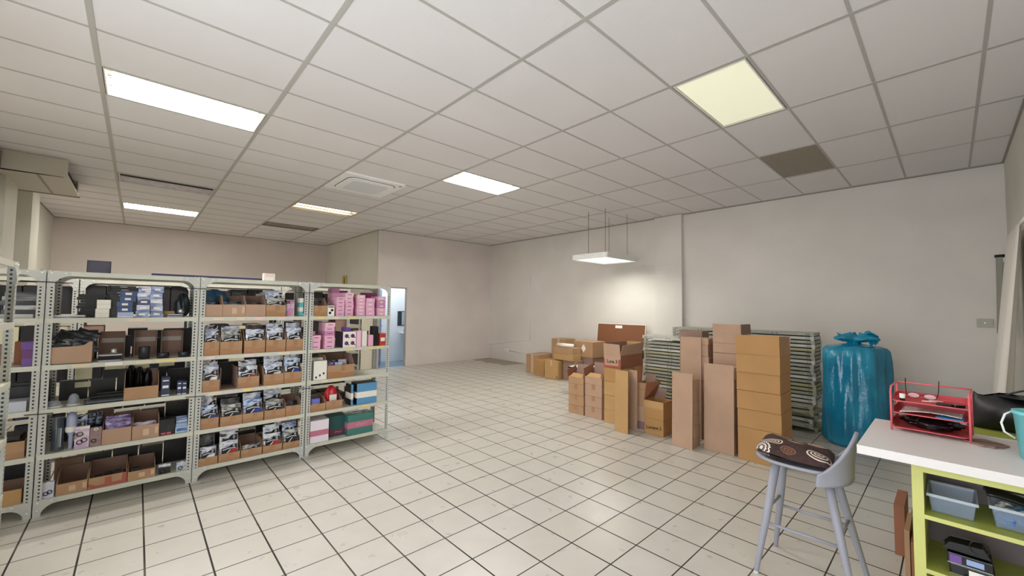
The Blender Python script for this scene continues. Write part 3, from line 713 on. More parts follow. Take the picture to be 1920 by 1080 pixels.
# ---- left rack
y = YR+.012; z = Z5[4]+.001
col(181, 208, zt(195, 562, y), z, 4, y+.03, .12, m_lab, 'flat white box with a teal side', 'the white stack on the top shelf of the left rack', 'flat white boxes')
x0 = xat(220, y+.03, z+.07); hh = (zt(240, 546, y+.03)-z)
for k, (a, b_, m) in enumerate(((221, 251, F_GLIT), (220, 249, m_navy), (219, 249, m_navy), (224, 254, m_navy), (224, 256, m_navy))):
    xa, xb = xat(a, y+.03, z+.1), xat(b_, y+.03, z+.1)
    sbox(xa, y+.03, z+hh*k/5+.0005, xb-xa, .18, hh/5-.001, m, f'navy blue box, {["lowest", "second", "third", "fourth", "topmost"][k]} of its stack, left rack', 'navy boxes', (.38, .4, m_lab) if k else None)
col(257, 281.5, zt(270, 537, y), z, 5, y+.02, .2, F_GLIT, 'shiny light blue box', 'the shiny blue stack beside the navy boxes', 'shiny light blue boxes', (.5, .3, m_lab))
col(282.5, 306, zt(294, 537, y), z, 5, y+.02, .2, F_GLIT, 'shiny light blue box', 'the shiny blue stack beside the ochre box', 'shiny light blue boxes', (.5, .3, m_lab))
x0 = xat(307, y+.1, z); sbox(x0, y+.1, z, .07, .1, .05, m_cardy, 'small ochre box beside the shiny blue stacks on the left rack')
def clamp_pack(x, y, z, w_, d, h, label, ball=.5):
    t = thing('blister_pack', label, 'blister pack', (x, y, z))
    obj('tray', MB().prism(rr(w_/2, d/2, .02), 0, .012, 'z', M=T(w_/2, d/2, 0)), mat('silver_tray', (150, 146, 158), .25, metal=.5), t)
    obj('lid', MB().prism(rr(w_/2-.008, d/2-.008, .02), h, h+.008, 'z', M=T(w_/2, d/2, 0)), mat('clear_lid', (198, 194, 204), .2), t)
    obj('ball', MB().lathe([(0, 0)]+[(.026*math.sin(PI*k/8), .026-.026*math.cos(PI*k/8)) for k in range(1, 8)]+[(0, .052)], 16), m_steel, t, loc=(w_*ball, d*.3, h+.008))
    obj('standing_card', MB().box(.01, d*.6, .012, w_-.01, d*.6+.004, h), m_charcoal, t)
    return t
clamp_pack(xat(311, y+.02, z), y+.02, z, .125, .12, .018, 'flat silver tray pack with a shiny ball on the top shelf of the left rack', .8)
sbox(xat(98, y, z), y+.0, z, .17, .12, .010, F_NAVY, 'flat dark packet lying at the left end of the top shelf of the left rack', name='flat_packet', cat='packet')
sbox(xat(97, y+.02, z)+.005, y+.02, z+.011, .165, .12, .009, m_lab, 'flat white packet on the dark one at the left end of the left rack', name='flat_packet', cat='packet')
for k in range(8):
    sbox(-.36+.01*(k % 3), YR+.2, z+.0235*k+.0005, .16, .15, .022, m_black, f'flat black packet, {["lowest","second","third","fourth","fifth","sixth","seventh","topmost"][k]} of the left black stack on the left rack', 'flat black packets', (.6, .2, m_charcoal), 'flat_packet', cat='packet')
for k in range(11):
    sbox(-.18+.008*((k*7) % 4), YR+.16, z+.024*k+.0005, .15, .2, .0225, m_blackg, f'flat black packet, {["lowest","second","third","fourth","fifth","sixth","seventh","eighth","ninth","tenth","topmost"][k]} of the tall black stack on the left rack', 'flat black packets', (.3, .2, m_lab), 'flat_packet', cat='packet')
lump(.31, YR+.27, z, .055, .05, .20, mat('dark_teal_wrap', (36, 48, 54), .3), 'dark teal wrapped bundle at the right end of the top shelf of the left rack', 'bundle', 'bundle', 5)
# second shelf
z = Z5[3]+.001
x0, x1 = xat(94, y, z+.05), xat(172, y, z+.05)
b = MB(); t = .004; wc = x1-x0; hf = zt(95, 652, y)-z; hr = zt(170, 640, y)-z
b.box(0, 0, 0, wc, .3, t); b.prism([(0, 0), (wc, 0), (wc, hr), (wc*.93, hr), (wc*.8, hf+.012), (wc*.6, hf+.004), (0, hf)], 0, t, 'y'); b.box(0, .3-t, 0, wc, .3, hr); b.box(0, t, 0, t, .3-t, hf); b.box(wc-t, t, 0, wc, .3-t, hr)
o = obj('carton', b, m_cardp, loc=(x0, y, z)); tag(o, 'wide open carton heaped with dark packets on the second shelf of the left rack', 'box')
for k in range(9):
    u = .03+.03*(k % 5); xx = x0+wc*(.16+.16*(k % 5))+.004; zz = z+hf*.55+.022*(k//5*2)+.012*(k % 3)
    p_ = pouch(xx, y+.06+.08*(k//5), zz, .15, .12, 'dark' if k % 3 else 'grey', f'dark crumpled packet, {ORD[k] if k < 8 else "last"} in the heap in the wide carton', 'dark packets heaped in the wide carton', 0.9-.12*(k % 4), .5*math.sin(k*2.1))
    p_.rotation_euler = (-(.5+.14*(k % 4)), .35*math.sin(k*1.7), .5*math.sin(k*2.1))
for k, (a, b_, pt_, pb_) in enumerate(((186, 234, 621, 660), (251, 294, 619, 657), (302, 343, 619, 655))):
    yy = YR+.21; x0, x1 = xat(a, yy, z+.1), xat(b_, yy, z+.1)
    o = carton(x0, yy, z, x1-x0, .11, .02, zt((a+b_)/2, pt_, yy+.11)-z, f'brown-lined carton with a clear taped flap, {["left", "middle", "right"][k]} of three on the second shelf of the left rack', m_cardin, slant=.01, group='lined cartons on the left rack')
    obj('tape', MB().box(.006, .1035, .13, x1-x0-.006, .1045, .168), mat('clear_tape', (170, 160, 156), .2), o)
clamp_pack(xat(180, y+.01, z), y+.01, z, .155, .13, .045, 'clear tray pack with a round steel ball before the left lined carton', .62)
def cyl(px0, px1, pyt, yy, z, label, m=None, n=1):
    x0, x1 = xat(px0, yy, z), xat(px1, yy, z); r_ = (x1-x0)/2; h = max(.02, zt((px0+px1)/2, pyt, yy)-z)
    o = obj('roll', MB().lathe([(0, 0), (r_, 0), (r_, h*.96), (r_*.95, h), (r_*.45, h), (r_*.45, h*.8), (0, h*.8)], 20), m or mat('black_roll', (40, 42, 48), .25), loc=((x0+x1)/2, yy+r_, z)); tag(o, label, 'roll')
    obj('core', MB().lathe([(0, h*.79), (r_*.44, h*.8), (r_*.44, h*.99), (r_*.36, h*.99)], 16), m_charcoal, o)
cyl(259, 281, 650, YR+.05, z, 'tall black roll standing on the second shelf of the left rack')
cyl(294, 318, 662, YR+.03, z, 'low black roll on the second shelf, right of the tall black roll')
cyl(334, 357, 660, YR+.03, z, 'low black roll at the right end of the second shelf of the left rack')
# third shelf
z = Z5[2]+.001
row('left', 2, [(232, 297, 725, 692, m_card, None)], group='open cartons on the racks')
for a, b_, pt_, l in ((302, 318, 708, 'tall dark blue box with two white labels, right of the carton on the third shelf'), (332, 340.5, 715, 'left of two narrow dark blue boxes at the right end of the third shelf'), (341.5, 350, 715, 'right of two narrow dark blue boxes at the right end of the third shelf')):
    x0, x1 = xat(a, y+.02, z+.05), xat(b_, y+.02, z+.05); o = sbox(x0, y+.02, z, x1-x0, .1, zt((a+b_)/2, pt_, y+.02)-z, m_navyd, l, 'dark blue upright boxes', (.7, .14, m_lab))
    h = zt((a+b_)/2, pt_, y+.02)-z; obj('label', MB().box((x1-x0)*.15, -.0012, h*.80, (x1-x0)*.85, -.0002, h*.86), m_lab, o); obj('label', MB().box(.002, -.0012, h*.02, x1-x0-.002, -.0002, h*.08), m_lab, o)
def dome(px, w_, h, label, yy=YR+.05):
    x = xat(px, yy, z+.03); t = thing('domed_pack', label, 'blister pack', (x, yy+w_/2, z))
    obj('base', MB().lathe([(0, 0), (w_/2, 0), (w_/2, .008), (0, .008)], 20), m_lab, t); obj('dome', MB().lathe([(w_*.42, .008), (w_*.42, h*.5), (w_*.34, h*.8), (w_*.16, h), (0, h)], 20), m_clear, t)
    obj('content', MB().lathe([(w_*.3, .009), (w_*.33, h*.4), (w_*.2, h*.7), (0, h*.75)], 16), mat('grey_blue_content', (96, 108, 140), .4), t)
dome(137, .075, .085, 'clear domed pack with a blue-grey content on the third shelf of the left rack')
dome(98, .10, .05, 'low clear domed pack at the left end of the third shelf of the left rack', YR+.03)
for k in range(3):
    x0 = xat(156+12*k, YR+.02+.07*k, z); sbox(x0, YR+.02+.075*k, z, .30, .06, .03+.014*k, m_blackg, f'long flat black case, {["front", "middle", "back"][k]} of three on the third shelf of the left rack', 'long black cases', (.9, .12, mat('edge_line', (120, 136, 160), .3)), name='long_case', cat='case')  # thin blue-grey line on the front of each case
for k in range(3): lump(-.02+.055*k, YR+.30, z, .03, .03, .24-.02*k, m_black, f'tall black soft packet, {["left", "middle", "right"][k]} of three behind the long cases', 'packet', 'soft_packet', 20+k)
# fourth shelf
z = Z5[1]+.001
t = thing('tube_pack', 'dark clear tube pack holding a white rod, left end of the fourth shelf', 'tube', (xat(106, YR+.06, z), YR+.07, z))
obj('tube', MB().lathe([(.034, 0), (.034, .27), (.03, .28)], 18), mat('smoky_plastic', (70, 80, 92), .15, alpha=.6), t); obj('rod', MB().tube([(.012, -.02, .03), (.012, -.02, .17)], .011), m_white, t); obj('cap', MB().lathe([(.035, .255), (.035, .285), (0, .285)], 18), m_charcoal, t)
t = thing('tube_pack', 'pale lilac tube pack with a rounded top on the fourth shelf of the left rack', 'tube', (xat(131, YR+.05, z), YR+.07, z))
obj('tube', MB().lathe([(.012, 0), (.014, .10), (.03, .14), (.03, .24), (.022, .27), (0, .28)], 18), mat('lilac_plastic', (170, 176, 204), .25), t); obj('cap', MB().lathe([(.031, .13), (.034, .15), (.031, .17)], 18), m_lab, t)
def blister(px0, px1, pyt, yy, label, kind, rings=1):
    x0, x1 = xat(px0, yy, z+.05), xat(px1, yy, z+.05); h = zt((px0+px1)/2, pyt, yy)-z; w_ = x1-x0
    o = obj('blister_pack', MB().box(0, 0, 0, w_, .035, h), kind, loc=(x0, yy, z)); tag(o, label, 'blister pack')
    obj('hanger', MB().lathe([(.007, 0), (.013, 0), (.013, .003), (.007, .003)], 14, M=T(w_/2, -.0005, h*.93) @ Matrix.Rotation(PI/2, 4, 'X')), m_lab, o)
    for k in range(rings):
        rr_ = min(w_*.2, .022)
        ring = [(w_*(.35+.3*(k % 2))+rr_*math.cos(a*PI/8), -.004, h*(.3+.22*(k//2)+.07*k)+rr_*math.sin(a*PI/8)) for a in range(17)]
        obj('ring', MB().tube(ring, .003, 6, cap=False), m_black, o)
    return o
blister(139, 167, 800, YR+.02, 'clear blister pack of rings on the fourth shelf of the left rack', F_PINKW, 3)
blister(168, 190, 802, YR+.03, 'small pinkish blister pack beside the pack of rings', mat('brown_pink_pack', (150, 124, 122), .4, noise=.2, nscale=40), 1)
for k in range(3): pouch(xat(148+14*k, YR+.12, z+.2), YR+.10+.03*k, z, .10, .235, ('blue', 'navy', 'navy')[k], f'shiny bluish packet, {["left", "middle", "right"][k]} of three behind the ring pack', 'shiny bluish packets', .06)
r = row('left', 1, [(191, 246, 803, 782, m_cardp, None), (247.5, 298, 797, 769, m_cardp, 'pale')])
fill(r, 1, [[('purple', 785, .02), ('purple', 779, .07)], [('pinkw', 790, .05)]], 'left', 'packets in the left rack')
x0, x1 = xat(300, y+.02, z+.1), xat(328, y+.02, z+.1)
o = sbox(x0, y+.02, z, x1-x0, .12, .13, m_blackg, 'black box with two red-based bottles, right part of the fourth shelf of the left rack')
for k in (0, 1):
    obj('window', MB().box(.012+.036*k, -.002, .02, .036+.036*k, -.0002, .075), m_charcoal, o); obj('red_base', MB().box(.010+.036*k, -.0024, .006, .038+.036*k, -.0002, .02), mat('print_coral', (226, 84, 92), .4), o)
x0, x1 = xat(329, y+.02, z+.05), xat(353, y+.02, z+.05)
sbox(x0, y+.02, z, x1-x0, .12, .052, mat('pale_aqua_box', (170, 206, 224), .4, noise=.12, nscale=30), 'pale aqua box at the right end of the fourth shelf of the left rack', None, (.8, .5, F_BLUE))
for k in range(4): sbox(x0+.004, y+.03+.02*k, z+.053+.001*k, x1-x0-.01, .012, .03+.014*k, F_BLUE, f'bluish card standing on the aqua box, {ORD[k]} from the front', 'bluish cards on the aqua box', name='card', cat='card')
# bottom shelf
z = Z5[0]+.001
blister(78, 101, 905, YR+.02, 'white blister pack with two black rings at the left end of the bottom shelf', mat('white_blue_pack', (206, 208, 222), .35, noise=.08, nscale=20), 2)
r = row('left', 0, [(105, 164, 904, 871, m_card, 'pale'), (165.5, 238, 891, 858, m_card, 'red'), (239.5, 291, 881, 852, m_card, 'pale')])
for k in range(5): sbox(r[1][1]+.03+.055*k, YR+.03+.012*(k % 2), z+.005, .045, .05, r[1][4]-.004+.006*(k % 3), m_black, f'small black item, {ORD[k]} from the left in the red-taped carton', 'small black items in the red-taped carton', name='small_pouch', cat='packet')
blister(297, 320, 871, YR+.03, 'white and blue blister pack, left of two at the right end of the bottom shelf', F_BLUE, 1)
blister(331, 351, 866, YR+.03, 'white and blue blister pack at the far right end of the bottom shelf', F_BLUE, 1)

# ---- right rack
z = Z5[4]+.001; G = 'pink boxes on the right rack'; LB = (.5, .12, m_black); LW = (.4, .26, m_lab)
r = row('right', 4, [(586, 613.5, 573, 559, m_card, 'band')]); fill(r, 4, [[('dark', 561, .12)]], 'right', 'packets in the right rack')
x0, x1 = xat(614.5, y, z+.08), xat(627, y, z+.08)
o = sbox(x0, y, z, x1-x0, .08, .115, m_lab, 'white box printed with two black discs, left of the pink stacks')
for k in (0, 1): obj('printed_disc', MB().lathe([(0, .001), (.014, .001), (.014, 0)], 14, M=T((x1-x0)*(.35+.3*k), -.0003, .035+.03*k) @ Matrix.Rotation(PI/2, 4, 'X')), m_black, o)
obj('printed_heading', MB().box(.006, -.0012, .095, x1-x0-.006, -.0002, .105), m_black, o)
stk = lambda n: f'the {n} pink stack on the top shelf of the right rack'
col(631, 646.5, zt(640, 557, y+.02), z, 5, y+.02, .2, m_pink, 'pink box with a black mark', stk('first'), G, LB, .003)
col(647.5, 663, zt(655, 549, y+.02), z, 6, y+.02, .2, [m_pink, m_pink, m_pink, m_pink, m_pinkl, m_pinkl], 'pink box with a black mark', stk('second'), G, LB, .003)
col(670, 685, zt(677, 553, y+.02), z, 6, y+.02, .2, [m_pink, m_pink, m_pink, m_pink, m_pink, m_pinkl], 'pink box with a pale label', stk('third'), G, LW, .003)
col(687, 703, zt(695, 559, y+.02), z, 4, y+.02, .2, m_pink, 'pink box with a pale label', stk('fourth'), G, LW, .003)
col(708, 723, zt(716, 556, y+.02), z, 5, y+.02, .2, [m_pink, m_pink, m_mauve, m_mauve, m_pink], 'pink or mauve box', stk('rightmost'), G, (.4, .3, m_lab), .004)
for k, (a, b_, yy, n, m, pt_) in enumerate(((622, 637, YR+.23, 6, m_pink, 541), (637, 652, YR+.24, 6, m_pinkd, 545), (655, 670, YR+.24, 5, m_pinkd, 552), (684, 706, YR+.23, 5, m_pinkd, 549))):
    col(a, b_, zt((a+b_)/2, pt_, yy), z, n, yy, .14, [m, m_mauve if m is m_pink else m], 'pinkish or magenta box', f'the {ORD[k]} stack behind the pink boxes, right rack', 'magenta boxes behind the pink ones', None, .003)
z = Z5[3]+.001
col(584, 601.5, zt(593, 629, y), z, 3, y, .12, m_pink, 'pink box with a black mark', 'the low left stack on the second shelf of the right rack', G, LB, .003)
col(584, 591, zt(588, 621, y+.13), z, 4, y+.13, .12, m_pink, 'pink box', 'the stack behind the low left pink stack on the second shelf', G, None, .002)
col(609.5, 628, zt(619, 605, y+.01), z, 6, y+.01, .22, [m_pink, m_pink, m_pink, m_mauve, m_pink, m_pinkl], 'pink box with a black mark', 'the tall stack on the second shelf of the right rack', G, LB, .002)
x0, x1 = xat(643, y, z+.08), xat(667.5, y, z+.08); h = zt(655, 622, y)-z
o = obj('product_box', MB().box(0, 0, 0, x1-x0, .24, h).quad((-.0005, 0, 0), (-.0005, .24, 0), (-.0005, .24, h), (-.0005, 0, h), 1), [m_lab, m_purd], loc=(x0, y, z)); tag(o, 'white box printed with four purple discs on the second shelf of the right rack', 'box')
for k in range(4):
    cx, cz = (x1-x0)*(.27+.46*(k % 2)), h*(.27+.46*(k//2))
    obj('printed_disc', MB().lathe([(0, .001), (.022, .001), (.022, 0)], 18, M=T(cx, -.0003, cz) @ Matrix.Rotation(PI/2, 4, 'X')), m_mag, o)
    obj('printed_dot', MB().lathe([(0, .0012), (.007, .0012), (.007, 0)], 12, M=T(cx+.025, -.0003, cz-.018) @ Matrix.Rotation(PI/2, 4, 'X')), m_black, o)
sbox(x0+.03, y+.02, z+h+.001, .06, .12, .045, m_purple, 'small purple box lying on the white box with purple discs')
for a, b_, pt_, dp, m, l, lab in ((669, 677, 620, .12, m_pinkl, 'narrow pinkish-white box right of the purple-disc box', None), (679, 688, 620, .12, m_lab, 'narrow white box, second right of the purple-disc box', None),
        (691, 700, 628, .08, m_pink, 'small pink upright box near the right end of the second shelf', None), (701, 709.5, 612, .12, m_charcoal, 'tall charcoal box with dark discs near the right end of the second shelf', (.6, .7, m_black)),
        (712, 723.5, 625, .10, mat('red_print_box', (190, 66, 58), .4, noise=.4, nscale=40), 'red patterned box at the right end of the second shelf', (.7, .3, m_lab))):
    x0, x1 = xat(a, y, z+.05), xat(b_, y, z+.05); sbox(x0, y, z, x1-x0-.002, dp, zt((a+b_)/2, pt_, y)-z, m, l, None, lab)
for k, px in enumerate((689.5, 697.5)):
    o = obj('bottle', MB().lathe([(0, 0), (.017, 0), (.018, .11), (.012, .13), (.009, .135), (.009, .165), (0, .167)], 16), m_black, loc=(xat(px, YR+.13, z+.1), YR+.14, z)); tag(o, f'black bottle, {["left", "right"][k]} of two behind the small pink box', 'bottle'); obj('cap', MB().lathe([(.0105, .14), (.0105, .17), (0, .172)], 14), m_charcoal, o)
z = Z5[2]+.001
x0, x1 = xat(584, y+.01, z+.08), xat(612, y+.01, z+.08); h = zt(600, 677, y)-z
o = sbox(x0+.02, y, z, x1-x0-.02, .1, h, m_lab, 'white box printed with three black figures on the third shelf of the right rack')
for k in range(3): obj('printed_disc', MB().lathe([(0, .001), (.010, .001), (.010, 0)], 14, M=T((x1-x0)*(.12+.25*k)+.006, -.0003, .03+.018*k) @ Matrix.Rotation(PI/2, 4, 'X')), m_black, o); obj('printed_stem', MB().box((x1-x0)*(.12+.25*k)+.003, -.0012, .012+.018*k, (x1-x0)*(.12+.25*k)+.009, -.0002, .028+.018*k), m_black, o)
sbox(x0-.002, y+.11, z, x1-x0-.005, .1, h+.022, m_lab, 'taller white box behind the box with three black figures')
x0, x1 = xat(614, y, z+.06), xat(664, y, z+.06)
o = carton(x0, y, z, x1-x0, .34, zt(640, 684, y)-z, .245, 'large open carton holding blue and pink packets on the third shelf of the right rack', m_card, 'band', slant=.1)
for k in range(4): pouch(x0+.05+.05*k, y+.06+.05*(k % 2), z+.01, .10, .15+.02*(k % 2), ('purple', 'navy', 'blue', 'pinkw')[k], f'bluish packet, {ORD[k]} from the left in the large open carton', 'packets in the large open carton', .1)
z = Z5[1]+.001
r = row('right', 1, [(582, 610.5, 757, 738, m_card, 'band'), (611.5, 642, 751, 733, m_card, 'band')], d=.26)
sbox(r[0][1]+.012, YR+.03, z+.006, .085, .05, .125, mat('purple_aqua_box', (110, 110, 190), .4, noise=.35, nscale=25), 'purple and aqua box standing in the left carton on the fourth shelf', None, (.8, .3, mat('print_aqua', (90, 190, 214), .4)))
lump((r[1][1]+r[1][2])/2, YR+.13, z+.006, .066, .05, .215, mat('red_bag', (196, 36, 44), .35), 'bright red soft bag with a white label in the second carton on the right rack', seed=9)
o = bpy.data.objects['plastic_bag.001'] if 'plastic_bag.001' in bpy.data.objects else None
for ob in list(bpy.data.objects):
    if ob.get('label', '').startswith('bright red soft bag'):
        obj('label', MB().box(-.038, -.072, .075, .038, -.069, .14), m_lab, ob)
def banded(px0, px1, pyt, yy, z, m, mb_, label, d=.2, lo=.36, hi=.62, side=None):
    x0, x1 = xat(px0, yy, z+.08), xat(px1, yy, z+.08); h = zt((px0+px1)/2, pyt, yy)-z; w_ = x1-x0
    o = obj('gift_box', MB().box(0, 0, 0, w_, d, h).quad((-.0006, 0, 0), (-.0006, d, 0), (-.0006, d, h), (-.0006, 0, h), 1), [m, side or m], loc=(x0, yy, z)); tag(o, label, 'box')
    obj('band', MB().box(-.0012, -.0012, h*lo, w_+.0012, d+.0012, h*hi), mb_, o); return o, w_, h
m_sky = mat('sky_blue_box', (92, 152, 196), .4); m_green = mat('dark_green_box', (30, 84, 84), .35); m_greenw = mat('green_wrapped_box', (52, 120, 112), .15, coat=.6, bump=.4, bscale=25); m_rose = mat('rose_band', (196, 116, 140), .4); m_rosed = mat('dark_rose_band', (112, 48, 70), .4)
o, w_, h = banded(669, 706, 718, YR+.015, z, m_sky, m_lab, 'sky blue gift box with a white band at the right of the fourth shelf', .17, .32, .60, m_black)
obj('lid', MB().box(-.001, .0, h+.0005, w_, .17, h+.004), m_black, o)
banded(658, 662, 722, YR+.03, z, m_sky, m_lab, 'narrow sky blue and black box left of the large sky blue gift box', .16, .3, .6, m_black)
sbox(xat(652, YR+.2, z), YR+.2, z, .16, .12, .17, m_black, 'black box behind the sky blue gift boxes on the fourth shelf of the right rack')
z = Z5[0]+.001
o, w_, h = banded(581, 616, 788, YR+.015, z, mat('pinkish_white_box', (236, 226, 236), .3), m_rose, 'pinkish-white gift box with a rose band on the bottom shelf', .25, .30, .55)
o, w_, h = banded(618, 650, 780, YR+.10, z, m_green, m_rosed, 'dark green gift box with a dark rose band, between the white and the wrapped boxes', .2, .06, .34)
obj('lettering', MB().tube([(w_*.3, -.003, h*.2), (w_*.4, -.003, h*.24), (w_*.5, -.003, h*.19), (w_*.7, -.003, h*.22)], .0016, 5), m_lab, o)
o, w_, h = banded(651.5, 699, 776, YR+.015, z, m_greenw, m_rose, 'green gift box in clear wrap with a rose band, bottom shelf', .17, .34, .64)
obj('lettering', MB().tube([(w_*.35, -.003, h*.47), (w_*.45, -.003, h*.52), (w_*.52, -.003, h*.47), (w_*.75, -.003, h*.52)], .0016, 5), m_lab, o)
obj('wrap_crest', MB().grid(lambda u, v: (w_*u, .08+.02*math.sin(9*u), h+.001+.018*v*(1+.5*math.sin(13*u))), 14, 2), m_clear, o)

# ---- rack at the left end of the front row
y = YR+.02
for k in range(6): z = Z5[4]+.001; sbox(-.72+.01*(k % 3), y, z+.032*k, .16, .15, .03, F_DARK if k % 2 else F_GREY, f'dark glossy packet, {["lowest","second","third","fourth","fifth","topmost"][k]} in the stack on the rack at the left end', 'dark glossy packets', name='flat_packet', cat='packet')
z = Z5[3]+.001
col(40, 64, zt(55, 641, y), z, 3, y, .14, [m_purple, m_mag, m_purple], 'purple box', 'the purple stack on the second shelf of the left end rack', 'purple boxes', None, .004)
sbox(-.66, y+.16, z, .12, .1, .17, m_cardd, 'red-brown box behind the purple stack on the left end rack'); sbox(-.86, y+.16, z, .14, .1, .15, m_cardin, 'brown box left of the purple stack on the left end rack')
z = Z5[2]+.001; sbox(-.735, y, z, .17, .16, .075, mat('pale_grey_box', (196, 200, 212), .5), 'pale grey box on the third shelf of the left end rack')
for k in range(4): sbox(-.84+.02*k, y+.17+.04*k, z, .3, .035, .16+.02*(k % 2), m_black, f'black case, {ORD[k]} from the front on the third shelf of the left end rack', 'black cases on the left end rack', name='case', cat='case')
z = Z5[1]+.001; carton(-.76, y, z, .20, .3, .12, .12, 'brown open carton with a black lid on the fourth shelf of the left end rack', m_card, 'band'); sbox(-.75, y+.04, z+.122, .16, .2, .03, m_black, 'black tray lying on the brown carton on the left end rack', name='tray', cat='tray')
z = Z5[0]+.001; carton(-.75, y, z, .19, .28, .105, .105, 'cream open carton on the bottom shelf of the left end rack', m_cardy)
sbox(-.74, y+.30, z, .2, .06, .22, m_black, 'black box behind the cream carton on the left end rack')
# ---- nearest rack, side-on at the left edge
x = -.56
sbox(x-.25, 3.45, Z5[4]+.001, .20, .30, .23, m_purd, 'dark purple box on the top shelf of the nearest rack'); sbox(x-.25, 3.42, Z5[3]+.001, .20, .32, .2, m_lab, 'white box on the second shelf of the nearest rack')
sbox(x-.25, 3.45, Z5[2]+.001, .20, .30, .12, m_black, 'black box on the third shelf of the nearest rack')
# ---- rear row
G = 'goods in the rear row of racks'
MR = [m_black, m_black, m_charcoal, m_cream, m_black, m_cardin, m_purd, m_black]
NM = {m_black: 'black', m_charcoal: 'charcoal', m_cream: 'cream', m_cardin: 'brown', m_purd: 'dark purple'}
for k, rw in enumerate(rear):
    for si in range(5):
        n = 5; wd = .86/n
        for j in range(n):
            m = rk.choice(MR if si != 4 else [m_black, m_charcoal]); h = rk.uniform(.12, .27) if si != 4 else rk.uniform(.27, .31)
            sbox(rw.location.x+.025+wd*j, RY2+.03, Z5[si]+.001, wd-.012, .3, h, m, f'{NM[m]} box, {ORD[j]} from left, {SHN[si]} shelf, {("leftmost", "second", "third", "rightmost")[k]} rear rack', G)
# goods on the far rack
for si in range(5):
    sbox(4.0, 9.8, Z5[si]+.001, .3, .7, .2, rk.choice([m_cream, m_cardin, m_charcoal]), f'large box on the {SHN[si]} shelf of the far rack', 'boxes on the far rack')
tag(obj('board', MB().box(0, 0, 0, .34, .018, 1.4), mat('pale_board', (222, 216, 198), .6), loc=(3.98, 9.62, .012)), 'tall pale board standing at the end of the far rack', 'board')
tag(obj('board', MB().box(0, 0, 0, .05, .03, 2.0), m_white, loc=(4.30, 9.60, .012)), 'narrow white batten standing beside the washroom door', 'board')
# things on top of the racks
t = thing('monitor', 'black tilted screen lying on top of the left rack', 'screen', (-.318, 4.80, RH+.007))
obj('screen_body', MB().prism([(0, 0), (.018, 0), (.030, .105), (.012, .108)], 0, .142, 'x'), m_black, t, bevel=.002); obj('screen_glass', MB().prism([(-.0015, .006), (-.0005, .006), (.0115, .1), (.0105, .1)], .008, .134, 'x'), mat('screen_glass', (58, 54, 70), .12), t)
tag(obj('plank', MB().box(0, 0, 0, .98, .09, .028), mat('navy_plank', (30, 32, 74), .5), loc=(.085, 4.862, RH+.007), rot=(0, 0, .03)), 'long dark navy board lying along the top of the left and middle racks', 'board')
t = thing('small_box', 'small white and pink box on top of the middle rack', 'box', (.93, 4.72, RH+.007)); obj('box_body', MB().box(0, 0, 0, .10, .07, .075), m_lab, t); obj('label', MB().box(.01, -.0012, .04, .09, -.0002, .07), m_labp, t)

# ================================================================== CARTONS ON THE FLOOR AT THE RIGHT
def cbox(x0, y0, z0, x1, y1, z1, m, label, group=None, tape=None, rot=0, name='cardboard_box', side=None):
    """closed box whose front faces -x; its own origin is the bottom middle"""
    cx, cy = (x0+x1)/2, (y0+y1)/2; b = MB(); hx, hy, h = (x1-x0)/2, (y1-y0)/2, z1-z0
    b.box(-hx, -hy, 0, hx, hy, h)
    o = obj(name, b, [m], loc=(cx, cy, z0), rot=(0, 0, rot), bevel=.003); tag(o, label, 'box', group)
    e = .0008
    if tape == 'front':
        obj('tape', MB().box(-hx-e, -.03, h*.55, -hx-e/4, .03, h), m_tape, o)
    elif tape == 'top':
        obj('tape', MB().box(-hx, -.025, h+.0001, hx, .025, h+e).box(-hx-e, -.025, h*.72, -hx-.0001, .025, h+e), m_tapepale, o)
    elif tape == 'long':
        obj('tape', MB().box(-hx-e, -.035, 0, -hx-.0001, .035, h).box(-hx-e, -.035, h+.0001, hx, .035, h+e), m_tapepale, o)
    return o
def flap(o, pts, m, t=.005, name='flap'):
    """thin four-cornered cardboard flap; pts in the box's own coordinates"""
    a, b_, c, d = [Vector(p) for p in pts]; n = (b_-a).cross(d-a).normalized()*t/2
    v = [p-n for p in (a, b_, c, d)]+[p+n for p in (a, b_, c, d)]
    return obj(name, MB().add([tuple(p) for p in v], [(3, 2, 1, 0), (4, 5, 6, 7), (0, 1, 5, 4), (1, 2, 6, 5), (2, 3, 7, 6), (3, 0, 4, 7)]), m, o)
def cstack(x0, y0, x1, y1, zs, m, what, tape=None, group=None, jig=.006, seed=1, mats=None):
    rnd = random.Random(seed); out = []
    for k in range(len(zs)-1):
        dx, dy = rnd.uniform(-jig, jig), rnd.uniform(-jig, jig); n = len(zs)-1
        pos = 'topmost' if k == n-1 else ('lowest' if k == 0 else ORD[k]+' from the floor')
        out.append(cbox(x0+dx, y0+dy, zs[k]+.001, x1+dx, y1+dy, zs[k+1]-.001, (mats or {}).get(k, m), f'{what}, {pos}', group, tape))
    return out
def hollow(x0, y0, z0, x1, y1, z1, m, label, floor_z=.01, group=None):
    t = .006; b = MB(); cx, cy = (x0+x1)/2, (y0+y1)/2; hx, hy, h = (x1-x0)/2, (y1-y0)/2, z1-z0
    b.box(-hx, -hy, 0, hx, hy, floor_z)
    for q_ in ((-hx, -hy, -hx+t, hy), (hx-t, -hy, hx, hy), (-hx+t, -hy, hx-t, -hy+t), (-hx+t, hy-t, hx-t, hy)): b.box(q_[0], q_[1], floor_z, q_[2], q_[3], h)
    o = obj('cardboard_box', b, m, loc=(cx, cy, z0)); return tag(o, label, 'box', group)
